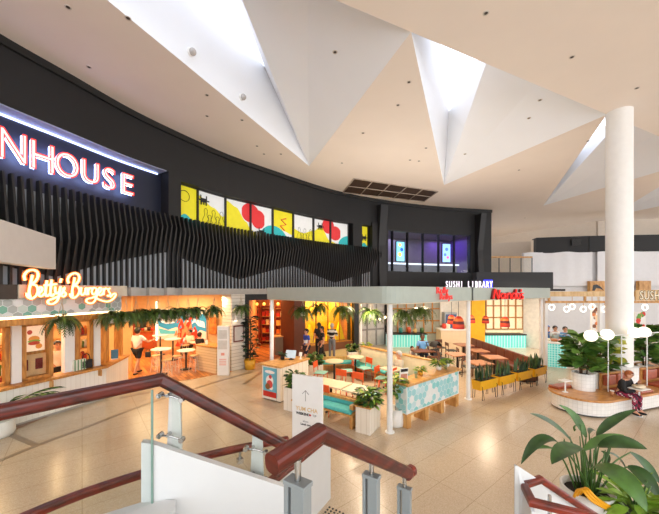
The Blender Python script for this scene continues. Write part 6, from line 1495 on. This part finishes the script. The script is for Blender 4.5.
# pieces that belong to a part hang under that part
RULE={'soil':('pot','box','trough','tiled_wall'),'bulb':('shade',),'print':('card','board'),'graphic':('display','pane'),'picture':('print','panel','backing'),'red_band':('backing',),'glass_clamp':('fin',),'eyes':('body',),'back_post':('backrest',),'hair':('body',),'long_hair':('hair',),'seat_frame':('seat',),'pane':('frame',),'letter_outline':('letter',),'letter_halo':('letter',),'foot':('stand','pedestal'),'neon_tube':('letter_channel',),'pin':('flat_bars',),'lid':('drink',),'battens':('board',),'batten':('board',),'stem':('foliage',),'holder':('globe',)}
for t in [o for o in COL.objects if o.parent is None and len(o.children)>1]:
    ch=list(t.children); base=lambda o:o.name.split('.')[0]
    for c in ch:
        want=RULE.get(base(c))
        if not want or c.children: continue
        cand=[p for w_ in want for p in ch if base(p)==w_ and p.parent is t]
        if not cand: continue
        p=cand[0] if len(cand)==1 else min(cand,key=lambda q:(q.matrix_basis.translation-c.matrix_basis.translation).length)
        c.parent=p; c.matrix_parent_inverse=p.matrix_basis.inverted()
WORLD=1.9; EXPO=.9; UP=46
WA=(255,214,160); WB=(255,228,196); CW=(255,240,224)
yd=[Bp(p,-.55,2.82) for p in (310,322,334,346)]
LAMPS=[(-9.2,14.5,3.05,100,WA,2.5),(-6.6,12.6,3.05,35,WA,1.2),(-7.5,16.3,3.05,50,WA,1.5),(-9.3,8.0,3.05,110,WA,1.6),(-8.9,10.5,3.05,70,WA,1.2),
 (-2.9,16.6,3.05,70,(255,200,140),1.2)]+[(v.x,v.y,2.85,22,(255,225,140),.3) for v in yd]+[
 (1.2,9.0,2.97,40,WB,.5),(1.0,11.3,2.97,40,WB,.5),(3.2,11.0,2.97,40,WB,.5),(4.2,13.2,2.97,40,WB,.6),(6.2,12.2,2.97,30,WB,.5),(6,16.5,3.05,30,WB,1),(9.5,16.2,3.05,30,CW,1),(11,15,3.9,50,CW,1.5),(15,17,5.0,60,CW,2),
 (5.2,23.0,7.2,40,(200,190,255),2.0),(8.8,24,7.2,40,(150,110,255),1.5),(-4.6,13.0,3.0,30,WA,.5)]
SPOTS=[(-1.6,10.0,2.96,60,WB),(1.55,7.6,2.96,50,WB)]
# ================================================================ light and camera
sc_=bpy.context.scene
w=bpy.data.worlds.new('world'); sc_.world=w; w.use_nodes=True
bg=w.node_tree.nodes['Background']; bg.inputs[0].default_value=(.93,.96,1.0,1); bg.inputs[1].default_value=WORLD
def area(name,loc,size,power,rgb,rot=(0,0,0),sy=None,spread=None):
    l=bpy.data.lights.new(name,'AREA'); l.energy=power; l.color=lin(rgb)[:3]; l.size=size
    if sy: l.shape='RECTANGLE'; l.size_y=sy
    if spread: l.spread=spread
    o=bpy.data.objects.new(name,l); COL.objects.link(o); o.location=loc; o.rotation_euler=rot; return o
def spot(name,loc,power,rgb,ang=100,rad=.06):
    l=bpy.data.lights.new(name,'SPOT'); l.energy=power; l.color=lin(rgb)[:3]; l.spot_size=R(ang); l.spot_blend=.7; l.shadow_soft_size=rad
    o=bpy.data.objects.new(name,l); COL.objects.link(o); o.location=loc; return o
W1=(255,206,150); W2=(255,178,104)
for i,(x,y,z,p,c,s) in enumerate(LAMPS): area('shop_lamp',(x,y,z),s,p,c)
for x,y in ((.9,12.2),(3.4,12.9),(6.6,14.0)): area('uplight',(x,y,3.405),1.4,UP,(255,236,216),(PI,0,R(35)),.18)  # added fill lamps aimed up at the ceiling
for i,(x,y,z,p,c) in enumerate(SPOTS): spot('downlight',(x,y,z),p,c)
cam=bpy.data.cameras.new('camera'); cam.lens=F/659*36; cam.sensor_width=36; cam.shift_y=(HY-257)/659; cam.clip_start=.05; cam.clip_end=200
co=bpy.data.objects.new('camera',cam); COL.objects.link(co); co.location=(0,0,EYE); co.rotation_euler=(R(90),0,0); sc_.camera=co
vs_=sc_.view_settings; vs_.view_transform='Standard'; vs_.look='None'; vs_.gamma=1; vs_.use_curve_mapping=False; vs_.exposure=EXPO
sc_.cycles.use_denoising=True; sc_.cycles.max_bounces=7; sc_.cycles.diffuse_bounces=4; sc_.cycles.transparent_max_bounces=16; sc_.cycles.sample_clamp_indirect=6
sc_.cycles.caustics_reflective=False; sc_.cycles.caustics_refractive=False
